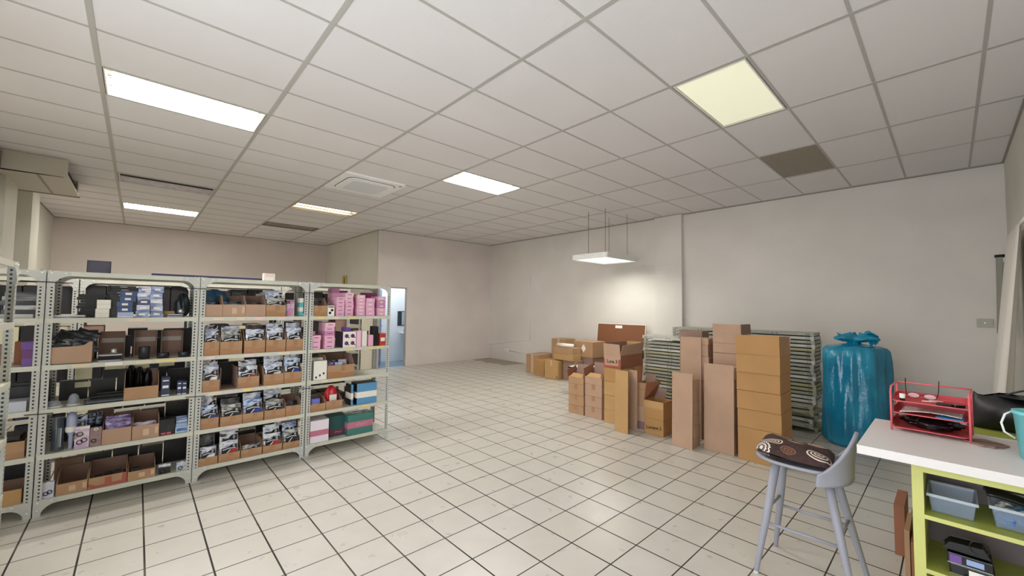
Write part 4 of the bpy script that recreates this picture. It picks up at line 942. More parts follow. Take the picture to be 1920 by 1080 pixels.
# tall ochre stack (nearest, with open flaps on top)
st = cstack(4.715, 1.165, 5.10, 1.565, [0, .339, .529, .719, .911], m_cardo, 'ochre carton in the tallest front stack', group='tallest ochre stack', seed=4)
top = hollow(4.71, 1.165, .912, 5.10, 1.565, 1.103, m_cardo, 'open ochre carton on top of the tallest front stack, flaps raised', group='tallest ochre stack')
obj('crease', MB().box(-.1962, -.199, .188, -.1952, .199, .1915), m_cardd, top)
flap(top, [(-.195, -.2, .191), (-.195, .2, .191), (-.20, .2, .385), (-.20, -.2, .395)], m_cardo); flap(top, [(-.19, -.197, .191), (.19, -.197, .191), (.19, -.19, .37), (-.19, -.19, .39)], m_card); flap(top, [(.195, .2, .191), (.195, -.2, .191), (.21, -.2, .37), (.21, .2, .37)], m_card)
def sheet(x, y0, y1, z, m, label, tilt=.0, rz=0, wedge=None):
    o = obj('cardboard_sheet', MB().box(0, 0, 0, .006, y1-y0, z), m, loc=(x, y0, .001), rot=(0, tilt, rz)); return tag(o, label, 'cardboard')
# pinkish stack with a tall plain face left of it
sheet(4.745, 1.61, 1.922, .955, m_cardp, 'tall plain cardboard sheet leaning on the stack left of the tallest ochre stack', .025)
cstack(4.80, 1.612, 4.98, 1.92, [0, .17, .33, .49, .65, .80, .93], m_cardp, 'flat brown carton behind the widest plain sheet', group='stack behind the widest plain sheet', seed=5)
# next one
sheet(4.585, 1.985, 2.22, .835, m_cardp, 'narrow plain cardboard sheet standing left of the widest plain sheet', .025)
s3 = cstack(4.63, 1.988, 4.80, 2.21, [0, .12, .25, .38, .51, .64], m_cardp, 'small brown carton behind the narrow plain sheet', 'front', 'stack behind the narrow plain sheet', seed=6)
tp = hollow(4.63, 1.988, .641, 4.80, 2.21, .76, m_cardp, 'small open carton on top of the stack behind the narrow plain sheet', group='stack behind the narrow plain sheet')
# second line behind
sheet(5.05, 2.075, 2.33, 1.215, m_cardp, 'tallest narrow cardboard sheet, rising behind the front narrow sheet', .015)
cstack(5.09, 2.00, 5.30, 2.325, [0, .2, .37, .54, .70, .85, .99, 1.13, 1.21], m_cardp, 'brown carton behind the tallest narrow sheet', group='stack behind the tallest narrow sheet', seed=7)
cstack(5.40, 2.20, 5.62, 2.50, [0, .33, .66, .95, 1.16, 1.28], m_cardin, 'dull brown carton in the stack before the metal shelf piles', group='dull brown stack', seed=8)
cstack(5.10, 1.64, 5.45, 1.95, [0, .25, .47, .69, .91, 1.053, 1.168], m_cardp, 'brown carton in the highest rear stack', group='highest rear stack', seed=9)
tp = hollow(5.10, 1.64, 1.169, 5.45, 1.95, 1.283, m_cardp, 'open brown carton on top of the highest rear stack, flap raised', group='highest rear stack')
flap(tp, [(-.172, -.155, .114), (-.172, .155, .114), (-.178, .155, .226), (-.178, -.155, .222)], m_cardp); flap(tp, [(-.17, -.152, .114), (.17, -.152, .114), (.17, -.146, .222), (-.17, -.146, .225)], m_cardin)
# LUMANE box with a second box on top
lo = cbox(4.765, 2.412, .001, 5.02, 2.665, .196, m_cardo, 'lower ochre carton with marker handwriting, beside the folded sheet')
text('handwriting', 'Lumane 2', .052, m_ink, lo, T(-.1295, 0, .088) @ Matrix.Rotation(math.radians(-5), 4, 'X') @ FACE_NX, .0004, .001)
hi = hollow(4.762, 2.410, .198, 5.03, 2.668, .415, m_cardo, 'open ochre carton on top of the handwritten one')
obj('tape', MB().box(-.1352, -.129, .13, -.1342, .129, .2165), m_cardy, hi)
flap(hi, [(-.13, .128, .216), (.13, .128, .216), (.10, .02, .44), (-.13, .10, .43)], m_cardd); flap(hi, [(.13, .128, .216), (.13, -.02, .216), (.15, -.03, .33), (.15, .1, .36)], m_cardin)
# stack between the folded sheet and the handwritten boxes
cstack(4.86, 2.685, 5.10, 2.83, [.0, .10, .30, .52], m_card, 'brown carton left of the handwritten cartons', group='stack left of the handwritten cartons', seed=10, mats={0: mat('mauve_card', (134, 104, 108), .8), 1: m_cardp})
tp = hollow(4.86, 2.685, .521, 5.10, 2.83, .60, m_card, 'open brown carton topping the stack left of the handwritten ones', group='stack left of the handwritten cartons')
flap(tp, [(.115, .07, .07), (.115, -.07, .07), (.14, -.07, .17), (.14, .07, .17)], m_cardin)
# folded flat carton standing open like a book
t = thing('folded_carton', 'flattened yellowish carton standing folded like a book before the stacks', 'cardboard', (4.54, 2.765, .001))
obj('front_panel', MB().box(0, 0, 0, .006, .185, .775), m_cardy, t, rot=(0, .012, 0)); 
obj('rear_panel', MB().box(0, 0, 0, .006, .118, .765), m_cardp, t, loc=(.21, -.005, 0), rot=(0, .01, 0))
obj('fold_panel', MB().prism([(.008, .185), (.008, .179), (.2, .108), (.214, .108)], 0, .77, 'z'), m_card, t)
for z_ in (.56, .36, .12): obj('tape', MB().box(.007, .19, z_, .09, .191, z_+.045), m_tapepale, t, loc=(0, -.01, 0), rot=(0, 0, -.33))
# four-layer stack with the open box and handwriting
cstack(4.79, 3.02, 5.15, 3.285, [0, .174, .371, .561, .752], m_cardo, 'ochre carton under the handwritten open box', group='stack under the open handwritten box', seed=11, jig=.004, mats={0: m_cardy, 1: m_cardy, 2: m_cardy})
ob = hollow(4.785, 3.02, .754, 5.35, 3.285, .928, m_cardp, 'open carton with marker handwriting and raised flaps, atop a four-layer stack')
obj('side_print', MB().box(-.28, -.1345, .0, .2815, -.1328, .172), m_cardd, ob)
for q_ in (((-.2845, -.13, .0), (-.2832, .13, .03)), ((-.2845, -.13, .03), (-.2832, -.10, .12)), ((-.2845, .115, .03), (-.2832, .13, .12))): obj('tape', MB().box(*q_[0], *q_[1]), m_tapered, ob)
text('handwriting', 'Luna 3', .062, m_ink, ob, T(-.2842, .0, .085) @ FACE_NX, .0004, .001)
flap(ob, [(-.282, -.13, .174), (-.282, .1325, .174), (-.29, .1325, .325), (-.29, -.12, .32)], m_cardp); flap(ob, [(-.282, -.132, .174), (.28, -.132, .174), (.28, -.16, .33), (-.25, -.15, .31)], m_cardp)
flap(ob, [(-.282, .132, .174), (.28, .132, .174), (.28, .12, .33), (-.282, .11, .33)], m_cardin); flap(ob, [(.282, .132, .174), (.282, -.132, .174), (.30, -.10, .33), (.30, .12, .33)], m_cardy)
# two slim stacks with open tops at the left
for (x0, y0, x1, y1, zs, what, sd, hf) in ((4.828, 3.665, 5.02, 3.945, [0, .12, .275, .435], 'brown carton in the leftmost slim stack', 12, .70), (4.822, 3.345, 5.03, 3.632, [0, .155, .305, .475], 'brown carton in the second slim stack', 13, .76)):
    cstack(x0, y0, x1, y1, zs, m_card if sd == 12 else m_cardp, what, 'front', what.split(' in ')[1], seed=sd, jig=.003)
    tp = hollow(x0, y0, zs[-1]+.001, x1, y1, zs[-1]+.10, m_card if sd == 12 else m_cardp, f'open carton on top of {what.split(" in ")[1]}', group=what.split(' in ')[1])
    hx, hy, h = (x1-x0)/2, (y1-y0)/2, .099
    flap(tp, [(hx, -hy, h), (hx, hy, h), (hx+.03, hy, hf-zs[-1]), (hx+.03, -hy, hf-zs[-1])], m_cardin)
    flap(tp, [(-hx, hy, 0.0), (hx, hy, 0.0), (hx+.02, hy+.02, hf-zs[-1]-.02), (-hx, hy+.03, hf-zs[-1]-.08)], m_cardd)
    flap(tp, [(-hx, -hy, h), (hx, -hy, h), (hx, -hy-.02, hf-zs[-1]-.05), (hx*.2, -hy-.01, hf-zs[-1]-.05)], m_cardin)
    flap(tp, [(-hx, -hy+.02, h), (-hx, hy-.02, h), (-hx+.06, hy-.05, h+.05), (-hx+.06, -hy+.05, h+.05)], m_cardy)

# ---- far group of cartons near the corner
o = cbox(6.97, 6.61, .001, 7.62, 7.01, .437, m_card, 'brown taped carton on the floor, leftmost of the far group', None, 'long')
o = cbox(6.80, 6.27, .001, 7.3, 6.57, .36, m_cardo, 'partly hidden carton between the leftmost and the big ochre one')
bx0 = cbox(6.70, 5.80, .001, 7.40, 6.17, .405, m_cardy, 'big ochre carton lying in front of the far group', None, 'top', .06)
obj('print_mark', MB().box(-.3508, -.17, .02, -.3502, -.135, .09), m_cardd, bx0)
cbox(7.38, 5.62, .001, 7.78, 5.98, .36, m_cardo, 'small brown carton behind the big ochre carton')
cbox(7.40, 6.14, .001, 7.76, 6.58, .82, m_card, 'tall upright brown carton against the wall in the far group', None, 'long')
a1 = cbox(6.86, 5.40, .001, 7.10, 5.76, .428, m_cardin, 'hidden brown carton supporting the two small stacked ones')
a2 = cbox(6.80, 5.44, .43, 7.08, 5.98, .565, m_cardy, 'lower of two flat ochre cartons stacked on the big one'); a3 = cbox(6.80, 5.45, .567, 7.08, 5.98, .70, m_card, 'upper of two flat cartons, under the white roll')
tag(obj('roll', MB().tube([(6.88, 5.50, .745), (6.88, 5.93, .745)], .042, 16), m_lab, loc=(0, 0, 0)), 'white roll of paper lying on the small flat cartons', 'roll')
tag(obj('tray', MB().box(6.96, 5.62, .703, 7.07, 5.95, .76), m_black), 'black tray behind the white paper roll', 'tray')
cbox(7.12, 5.17, .001, 7.56, 5.60, .50, m_cardin, 'carton underneath the box with the white diamond label')
lb = cbox(7.10, 5.155, .502, 7.56, 5.67, .838, m_card, 'large carton with a white diamond label, top of the far group')
obj('label', MB().prism([(0, -.09), (.06, 0), (0, .09), (-.06, 0)], -.2315, -.2303, 'x', M=T(0, -.02, .19)), m_lab, lb); obj('green_sticker', MB().prism([(-.02, 0), (.02, 0), (0, .04)], -.2315, -.2303, 'x', M=T(0, .11, .03)), mat('green_sticker', (96, 200, 110), .5), lb)
obj('tape', MB().box(-.23, -.03, .3363, .23, .03, .3371), m_tape, lb)
# pin board leaning on the wall
t = thing('pin_board', 'brown board with a thin pale frame leaning against the right wall', 'board', (7.66, 4.33, .003))
B = MB().box(0, 0, 0, .012, 1.18, 1.215); obj('board_panel', B, mat('board_brown', (124, 78, 50), .7, noise=.03, nscale=6), t, rot=(0, .12, 0))
for q_ in ((-.004, -.012, 0, .014, 0, 1.225), (-.004, 1.18, 0, .014, 1.192, 1.225), (-.004, 0, 1.215, .014, 1.18, 1.227)): obj('frame_strip', MB().box(*q_), m_lab, t, rot=(0, .12, 0))
obj('label', MB().box(-.003, .55, 1.13, -.0005, .72, 1.19), m_lab, t, rot=(0, .12, 0))
tag(obj('white_panel', MB().box(0, 0, 0, .014, .30, .95), m_lab, loc=(7.50, 3.90, .003), rot=(0, .2, 0)), 'white panel leaning at the right end of the brown board', 'board')
# black table with boards on it
t = thing('black_table', 'black table standing between the stacks and the brown board', 'table', (6.55, 3.60, 0))
obj('tabletop', MB().box(0, 0, .80, .7, .84, .84), m_black, t)
for a_, c_ in ((.03, .03), (.63, .03), (.03, .77), (.63, .77)): obj('leg', MB().box(a_, c_, 0, a_+.04, c_+.04, .80), m_black, t)
obj('apron', MB().box(.05, .04, .68, .07, .80, .80), m_black, t)
t = thing('low_table', 'low black bench with white and black boards lying on it', 'table', (6.0, 4.30, 0))
obj('tabletop', MB().box(0, 0, .43, .5, .62, .455), m_black, t)
for a_, c_ in ((.03, .03), (.43, .03), (.03, .53), (.43, .53)): obj('leg', MB().box(a_, c_, 0, a_+.035, c_+.035, .43), m_black, t)
tag(obj('board', MB().box(6.02, 4.50, .456, 6.40, 4.90, .47), m_lab), 'white board lying on the low black bench, left side', 'board'); tag(obj('board', MB().box(6.0, 4.32, .456, 6.42, 4.49, .475), m_black), 'black board lying on the low black bench, right side', 'board')

# ---- piles of flat metal shelf panels
m_pan = mat('shelf_panel_grey', (164, 166, 152), .45, noise=.05, nscale=5); m_pan2 = mat('shelf_panel_greenish', (174, 173, 138), .45, noise=.05, nscale=5); m_pan3 = mat('shelf_panel_pale', (200, 200, 192), .45)
def panel_mesh(L, D, th, holes=True):
    b = MB(); b.box(0, 0, th-.002, D, L, th)
    b.box(0, 0, 0, .002, L, th-.002); b.box(D-.002, 0, 0, D, L, th-.002); b.box(.002, 0, 0, D-.002, .002, th-.002); b.box(.002, L-.002, 0, D-.002, L, th-.002)
    b.box(0, 0, -.0008, .018, L, 0); b.box(D-.018, 0, -.0008, D, L, 0)
    for (cx, cy) in ((.001, .001), (D-.031, .001), (.001, L-.036), (D-.031, L-.036)): b.box(cx, cy, -.0185, cx+.03, cy+.035, -.0008)
    for (y0, y1) in ((.05, .062), (.075, .087), (L-.062, L-.05), (L-.087, L-.075), (L*.5-.03, L*.5-.015), (L*.5+.02, L*.5+.035)): b.box(-.0006, y0, th*.35, 0, y1, th*.65, 1)
    for (x0, x1) in ((.03, .042), (.06, .072), (D-.05, D-.038)): b.box(x0, -.0006, th*.35, x1, 0, th*.65, 1)
    return b
PM = [mesh('metal_panel', panel_mesh(.9, .40, .033), [m, m_dark]) for m in (m_pan, m_pan2, m_pan3)]
NUMW = ['lowest', 'second', 'third', 'fourth', 'fifth', 'sixth', 'seventh', 'eighth', 'ninth', 'tenth', 'eleventh', 'twelfth', 'thirteenth', 'fourteenth', 'fifteenth', 'sixteenth', 'seventeenth', 'eighteenth', 'nineteenth', 'twentieth']
def numw(k, n):
    if k == n-1: return 'topmost'
    if n-k <= 6: return ['', 'topmost', 'second from the top', 'third from the top', 'fourth from the top', 'fifth from the top', 'sixth from the top'][n-k]
    return (NUMW[k]+' from the floor') if k < 20 else ('twenty-'+['first', 'second', 'third', 'fourth', 'fifth', 'sixth', 'seventh', 'eighth', 'ninth'][k-20]+' from the floor') if k < 29 else ('thirty-'+['first', 'second', 'third', 'fourth', 'fifth', 'sixth', 'seventh', 'eighth', 'ninth'][k-30]+' from the floor' if k > 29 else 'thirtieth from the floor')
def pile(x, y, n, step, what, group, seed, z0=0.02, jx=.012, jy=.012, top_rot=0):
    rnd = random.Random(seed)
    for k in range(n):
        me = PM[rnd.choice([0, 0, 1, 2] if k > n*.4 else [0, 1, 1, 0, 2])]
        o = bpy.data.objects.new('metal_panel', me); COL.objects.link(o)
        o.location = (x+rnd.uniform(-jx, jx), y+rnd.uniform(-jy, jy), z0+step*k); o.rotation_euler = (0, 0, rnd.uniform(-.012, .012))
        tag(o, f'{what}, {numw(k, n)}', 'metal panel', group)
pile(6.15, 2.55, 20, .0515, 'flat metal shelf panel in the lower front pile', 'metal panels in the lower front pile', 3)
o = bpy.data.objects.new('metal_panel', PM[2]); COL.objects.link(o); o.location = (6.15, 2.58, 1.066); o.rotation_euler = (.03, 0, -.02); tag(o, 'flat metal panel lying askew on top of the lower front pile', 'metal panel')
pile(6.62, 2.28, 24, .0525, 'metal shelf panel in the rear left pile', 'metal panels in the rear left pile', 4, jx=.008)
rp = [k for k in range(1)]
pile(6.62, 1.24, 18, .0525, 'metal shelf panel in the rear right pile', 'metal panels in the rear right pile', 5, z0=.335, jx=.008)
# loose panels fanned out under the right pile
rnd = random.Random(8)
for k in range(6):
    o = bpy.data.objects.new('metal_panel', PM[(1, 0, 2, 0, 1, 0, 2, 1)[k]]); COL.objects.link(o)
    o.location = (6.62-.03*((k*5) % 7)-.02*(7-k), 1.20+.02*(k % 3), .021+.052*k); o.rotation_euler = (0, 0, (-.16, .10, -.08, .14, -.12, .06, -.05, .03)[k])
    tag(o, f'loose metal panel jutting out under the rear right pile, {ORD[k]} from the floor', 'metal panel', 'loose panels under the rear right pile')

# ---- big blue plastic sack
m_sack = mat('blue_plastic_sack', (26, 146, 186), .24, spec=.6, coat=.15)
q = NT(m_sack); vec, X, Y, Z = q.coord()
q.link(q.mix(q.rng(q.noise(vec, 3, 3), .35, .65, 0, 1), lin((10, 112, 148)), lin((22, 142, 176))), 'Base Color')
mp = q.n('ShaderNodeMapping'); mp.inputs['Scale'].default_value = (10, 10, 2.5); q.nt.links.new(vec, mp.inputs[0])
q.bump(q.m('ADD', q.noise(mp.outputs[0], 1.0, 3), q.m('MULTIPLY', q.noise(vec, 14, 3), .5)), .32, .04)
q.b.inputs['Subsurface Weight'].default_value = 0
t = thing('plastic_sack', 'tall blue plastic sack tied at the top, standing by the right wall', 'sack', (6.36, .80, .002))
def sk(r, z, a):
    f = .018*math.sin(5*a+2.2*z)+.012*math.sin(11*a-3*z+1)+.008*math.sin(19*a+5*z)+.006*math.sin(31*a+2)
    k = 1 if z < 1.10 else .5
    return max(0, r+f*k*(.6+.4*z) + .025*math.cos(2*a+.4)*k)
prof = [(0, 0), (.24, .0), (.315, .01), (.335, .05), (.338, .25), (.335, .45), (.33, .65), (.325, .85), (.318, 1.0), (.312, 1.09), (.29, 1.13), (.23, 1.148), (.14, 1.16), (.07, 1.17), (.045, 1.195)]
obj('sack_body', MB().lathe(prof, 96, fn=sk), m_sack, t)
def knot(u, v):
    a = 2*PI*u; r = .045+.085*math.sin(PI*v)**1.0*(1+.45*math.sin(3*a+1)+.25*math.sin(7*a+3*v)); return (r*math.cos(a)*(1-.55*v**3), 1.35*r*math.sin(a)*(1-.3*v**3)-.02*v, 1.185+.105*v+.02*math.sin(5*a)*v)
obj('tied_neck', MB().grid(knot, 48, 10), m_sack, t)
def tuft(u, v):
    a = (u-.5)*2.4; r = .03+.17*v; return (.03*math.sin(6*a)*v-.02, -.05-r*math.cos(a*.8)*.9, 1.23+.08*math.sin(a)*v+.05*math.sin(PI*v)+.012*math.sin(18*a)*v)
obj('loose_end', MB().grid(tuft, 30, 8), m_sack, t, solid=.003)
obj('tuft', MB().grid(lambda u, v: (.02*math.sin(7*u*3), .02+.14*v*math.cos((u-.5)*1.6), 1.22+.06*(u-.5)+.07*v*math.sin(3*u)), 20, 6), m_sack, t, solid=.003)

# ================================================================== STOOL
m_stool = mat('stool_grey', (150, 151, 162), .5, noise=.03, nscale=9)
t = thing('bar_stool', 'grey wooden bar stool with a low curved back and a patterned cushion', 'stool', (2.98, .63, 0))
SZ = .665
def seat(u, v):
    a = 2*PI*u; r = v; ex, ey = .205, .235
    ca, sa = math.cos(a), math.sin(a); k = (abs(ca)**2.5+abs(sa)**2.5)**(-1/2.5)
    return (ex*r*ca*k, ey*r*sa*k-.0, SZ-.014+.022*r**3-.0)
b = MB(); b.grid(seat, 40, 8); o = obj('seat', b, m_stool, t, solid=.016)
# curved back rest: band round the rear (-y) end of the seat, high in the middle
def back(u, v):
    a = -PI/2+(u-.5)*2.3; ca, sa = math.cos(a), math.sin(a); k = (abs(ca)**2.5+abs(sa)**2.5)**(-1/2.5)
    s_ = math.cos((u-.5)*PI)**1.0; top = .225*s_**1.3; z = SZ-.05+(.05+top)*v - .02*(1-s_)*(1-v)
    out = 1+.10*v*v
    return (.203*ca*k*(1+.03*v), .232*sa*k*out, z)
b = MB(); b.grid(back, 36, 10); obj('backrest', b, m_stool, t, solid=.014)
def under(u, v):
    a = 2*PI*u; return (.075*math.cos(a)*(1-.45*v), -.155+.07*math.sin(a)*(1-.45*v), SZ-.022-.055*v)
obj('back_bracket', MB().grid(under, 20, 5), m_stool, t, solid=.008)
feet = [(-.20, .20, -.085, .115), (.20, .20, .085, .115), (-.19, -.26, -.085, -.13), (.215, -.26, .085, -.13)]
for fx, fy, tx, ty in feet: obj('leg', MB().tube([(fx, fy, .0), (fx, fy, .012), (fx+(tx-fx)*.5, fy+(ty-fy)*.5, SZ*.48), (tx, ty, SZ-.02)], [.011, .013, .021, .024], 16), m_stool, t)
def lp(i, z): fx, fy, tx, ty = feet[i]; k = z/(SZ-.02); return (fx+(tx-fx)*k, fy+(ty-fy)*k, z)
for i, j, z_ in ((0, 2, .29), (1, 3, .30), (0, 1, .37), (2, 3, .34)): obj('rung', MB().tube([lp(i, z_), lp(j, z_)], .0085, 10), m_stool, t)
obj('front_foot_pad', MB().lathe([(0, 0), (.014, 0), (.014, .012)], 12), m_white, t, loc=(-.20, .20, .0))
# cushion
m_cush = mat('cushion_brown', (64, 44, 40), .9)
q = NT(m_cush); vec, X, Y, Z = q.coord()
base = q.mix(q.rng(q.noise(vec, 60, 2), .3, .7, 0, 1), lin((54, 36, 34)), lin((72, 50, 46)))
for cx, cy, R, f, zig, c2 in ((-.05, .115, .062, 260, 0, (222, 206, 190)), (.115, .085, .05, 300, 0, (196, 150, 120)), (-.155, .15, .052, 240, 1, (232, 222, 208)), (.02, .0, .045, 260, 1, (214, 190, 166)), (-.09, -.125, .062, 250, 0, (230, 214, 198)), (.10, -.10, .05, 300, 0, (206, 172, 148)), (-.12, .02, .04, 280, 1, (150, 104, 82)), (.16, .0, .04, 280, 0, (190, 160, 140))):
    dx, dy = q.m('SUBTRACT', X, cx), q.m('SUBTRACT', Y, cy)
    d = q.m('SQRT', q.m('ADD', q.m('MULTIPLY', dx, dx), q.m('MULTIPLY', q.m('MULTIPLY', dy, dy), 1.0)))
    if zig: d = q.m('ADD', d, q.m('MULTIPLY', q.m('SINE', q.m('MULTIPLY', q.m('ARCTAN2', dy, dx), 18.0)), .0030))
    rings = q.m('GREATER_THAN', q.m('SINE', q.m('MULTIPLY', d, float(f)*1.45)), .15)
    base = q.mix(q.m('MULTIPLY', rings, q.m('LESS_THAN', d, R)), base, lin(c2))
q.link(base, 'Base Color'); q.bump(q.noise(vec, 120, 2), .2, .004)
def cush(sgn):
    def fn(u, v):
        x, y = (u-.5)*2, (v-.5)*2; e = (1-abs(x)**3.0)*(1-abs(y)**3.0); e = max(0, e)**.5
        px = .175*x*(1-.06*y*y); py = .185*y*(1-.05*x*x)
        top = .052*e*(1+.25*math.sin(5*x+2)*math.cos(4*y)) + .02*max(0, y)*(x > -2)
        return (px, py, (top if sgn > 0 else -.020*e))
    return fn
ci = MB(); ci.grid(cush(1), 28, 28); ci.grid(lambda u, v: cush(-1)(1-u, v), 28, 28)
o = obj('cushion', ci, m_cush, loc=(2.98, .665, SZ+.036), rot=(.03, 0, .08)); tag(o, 'dark brown cushion with cream ring patterns lying on the bar stool', 'cushion')

# ================================================================== WORK BENCH
m_lime = mat('lime_paint', (200, 202, 120), .5, noise=.03, nscale=8); m_limes = mat('lime_shelf', (168, 176, 82), .5, noise=.04, nscale=6)
t = thing('worktop', 'white slab worktop resting on the lime green shelf unit', 'worktop', (2.67, .337, .857))
obj('slab', MB().box(0, -.84, 0, .735, 0, .043), mat('worktop_white', (224, 220, 219), .4), t, bevel=.002)
t = thing('lime_shelf_unit', 'lime green open shelf unit under the white worktop', 'shelf unit', (2.79, .150, 0))
for y0 in (-.04, -.655): obj('side_panel', MB().box(0, y0, 0, .38, y0+.04, .854), m_lime, t)
obj('top_panel', MB().box(.0, -.615, .80, .38, -.04, .854), m_lime, t)
for z_ in (.585, .335, .03): obj('shelf', MB().box(0, -.615, z_, .38, -.04, z_+.018), m_limes, t); obj('shelf_edge', MB().box(-.001, -.615, z_-.001, -.0001, -.04, z_+.0185), m_lime, t)
obj('back_panel', MB().box(.374, -.615, .048, .379, -.04, .80), mat('back_panel_grey', (120, 108, 110), .7), t)
def bin_(x, y, z, w_, d, h, m, label, rz=0):
    b = MB(); o_ = []; k = .86
    def ring(s, zz): return [(-w_/2*s, -d/2*s, zz), (w_/2*s, -d/2*s, zz), (w_/2*s, d/2*s, zz), (-w_/2*s, d/2*s, zz)]
    v = ring(k, 0)+ring(1, h)+ring(.97, h)+ring(k*.97, .004)
    f = [(3, 2, 1, 0)]+[(i, (i+1) % 4, 4+(i+1) % 4, 4+i) for i in range(4)]+[(4+i, 4+(i+1) % 4, 8+(i+1) % 4, 8+i) for i in range(4)]+[(8+i, 8+(i+1) % 4, 12+(i+1) % 4, 12+i) for i in range(4)]+[(12, 13, 14, 15)]
    t = thing('plastic_bin', label, 'plastic box', (x, y, z), rz)
    obj('bin_body', b.add(v, f), m, t, bevel=.004)
    r = MB()
    for a_, c_, e_, g_ in ((-w_/2-.006, -d/2-.006, w_/2+.006, -d/2), (-w_/2-.006, d/2, w_/2+.006, d/2+.006), (-w_/2-.006, -d/2, -w_/2, d/2), (w_/2, -d/2, w_/2+.006, d/2)): r.box(a_, c_, h-.012, e_, g_, h+.001)
    obj('rim', r, m_rim, t); return t
m_bin = mat('frosted_plastic', (170, 186, 208), .25, alpha=.32); m_rim = mat('frosted_rim', (200, 210, 222), .3, alpha=.75)
bin_(2.96, .02, .605, .22, .155, .085, m_bin, 'empty frosted plastic box at the left of the upper lime shelf')
bn = bin_(2.985, -.20, .605, .26, .20, .095, m_bin, 'frosted plastic box full of blue and white packets on the upper lime shelf')
for k in range(7): lump(2.905+.035*(k % 4), -.15-.045*(k//4)-.01*(k % 3), .612+.002*k, .035, .035, .06, (mat('blue_packet', (60, 110, 180), .3), m_lab, mat('teal_packet', (90, 130, 160), .3), m_lab)[k % 4], f'small {("blue", "white", "teal", "white")[k % 4]} packet, {ORD[k]} in the full frosted plastic box', 'packet', 'small_packet', 40+k, 'packets in the frosted box')
tag(obj('mitten', MB().grid(lambda u, v: (.045*(u-.5)*2*(1-.3*v)*(1 if v < .98 else .2), -.26*v, -.06*v*v*1.6+.018*math.sin(PI*u)), 10, 14), m_black, loc=(2.89, -.085, .745), rot=(0, 0, .1), solid=.012), 'black glove lying across the full frosted plastic box', 'glove')
bin_(2.97, -.352, .354, .22, .20, .10, m_bin, 'frosted plastic box at the far right of the lower lime shelf')
# card readers in retail boxes
for k, (z_, dy) in enumerate(((.355, 0), (.402, .006))):
    t = thing('card_reader_box', f'black boxed card device, {["lower", "upper"][k]} of two stacked on the lower lime shelf', 'device box', (2.83, -.02+dy-.05, z_))
    obj('box_body', MB().box(0, -.035, 0, .13, .105, .046), m_blackg, t, bevel=.003)
    obj('display', MB().box(-.001, -.008, .012, -.0001, .045, .036), mat('lcd_blue', (150, 170, 215), .3) if k else m_lab, t)
    obj('chrome_edge', MB().box(-.0012, -.0345, .001, -.0002, .1045, .004), m_steel, t)
    obj('side_print', MB().box(-.0012, .06, .006, -.0002, .098, .04), m_purple if k else m_charcoal, t)
t = thing('black_device', 'black gadget with a wire loop on top of the two device boxes', 'device', (2.85, -.06, .456)); obj('device_body', MB().prism([(-.03, 0), (.11, 0), (.09, .03), (-.01, .035)], 0, .08, 'x', M=T(0, 0, 0)), m_black, t, bevel=.003)
obj('wire_loop', MB().tube([(.0, .0+.03*math.cos(a*PI/8), .04+.03*math.sin(a*PI/8)) for a in range(17)], .0025, 6, cap=False), m_blackg, t)
# flat boxes leaning at the end of the lime unit
tag(obj('flat_box', MB().box(0, 0, 0, .32, .05, .315), m_cardd, loc=(3.66, .235, .002), rot=(0, 0, .0)), 'flat red-brown carton standing on the floor behind the lime unit', 'box')
tag(obj('flat_box', MB().box(0, 0, 0, .30, .022, .30), m_card, loc=(3.32, .195, .002)), 'slim brown carton standing closer beside the lime unit', 'box')
tag(obj('flat_box', MB().box(0, 0, 0, .28, .015, .27), m_cardd, loc=(3.25, .172, .002)), 'thinnest brown carton standing against the lime unit', 'box')
# lime cabinet behind the worktop with the black bag and blue bar
t = thing('lime_cabinet', 'lime green cabinet standing behind the white worktop', 'cabinet', (3.42, -.48, 0))
obj('cabinet_body', MB().box(0, 0, 0, .60, .42, .86), m_limes, t, bevel=.003); obj('cabinet_top', MB().box(-.0, -.0, .861, .62, .43, .879), m_limes, t)
def bagf(u, v):
    a = 2*PI*u; s_ = math.sin(PI*min(.98, v+.02))**.35
    return (.10*math.cos(a)*s_*(1+.1*math.sin(3*a)), .21*math.sin(a)*(1-.15*v), .20*v+.012*math.sin(5*a)*v)
t = thing('black_bag', 'soft black bag lying on the lime cabinet', 'bag', (3.74, -.26, .882)); obj('bag_body', MB().grid(bagf, 28, 10).lathe([(0, .199), (.10, .199)], 20), m_black, t)
obj('strap', MB().grid(lambda u, v: (-.02+.02*v, -.16+.22*u, .20+.045*math.sin(PI*u)+.002*v), 16, 3), m_black, t, solid=.006)
t = thing('folding_chair', 'chair frame with a pale blue-grey tube behind the black bag', 'chair', (4.1, -.25, 0))
pts = [(0, .20, .0), (0, .20, .86), (-.01, .19, .96), (-.02, .14, 1.005), (-.02, -.17, 1.03), (-.02, -.21, .98), (0, -.22, .0)]
obj('frame', MB().tube(pts, .015, 10), mat('tube_blue_grey', (170, 182, 200), .35), t); obj('seat', MB().box(-.02, -.2, .42, .36, .18, .45), m_black, t)
for y_ in (-.19, .19): obj('leg', MB().tube([(.05, y_, .42), (.36, y_, 0)], .012, 8), m_steel, t)
# turquoise bucket
t = thing('bucket', 'small turquoise bucket with a white handle on the worktop', 'bucket', (3.02, -.268, .901))
m_turq = mat('turquoise_plastic', (120, 204, 210), .35)
obj('bucket_body', MB().lathe([(0, 0), (.068, 0), (.084, .20), (.089, .20), (.089, .215), (.080, .215), (.063, .005), (0, .005)], 28), m_turq, t)
obj('handle', MB().tube([(-.0, .088, .205), (-.012, .108, .19), (-.018, .120, .15), (-.016, .112, .11), (-.006, .080, .085)], .0042, 8), m_white, t)
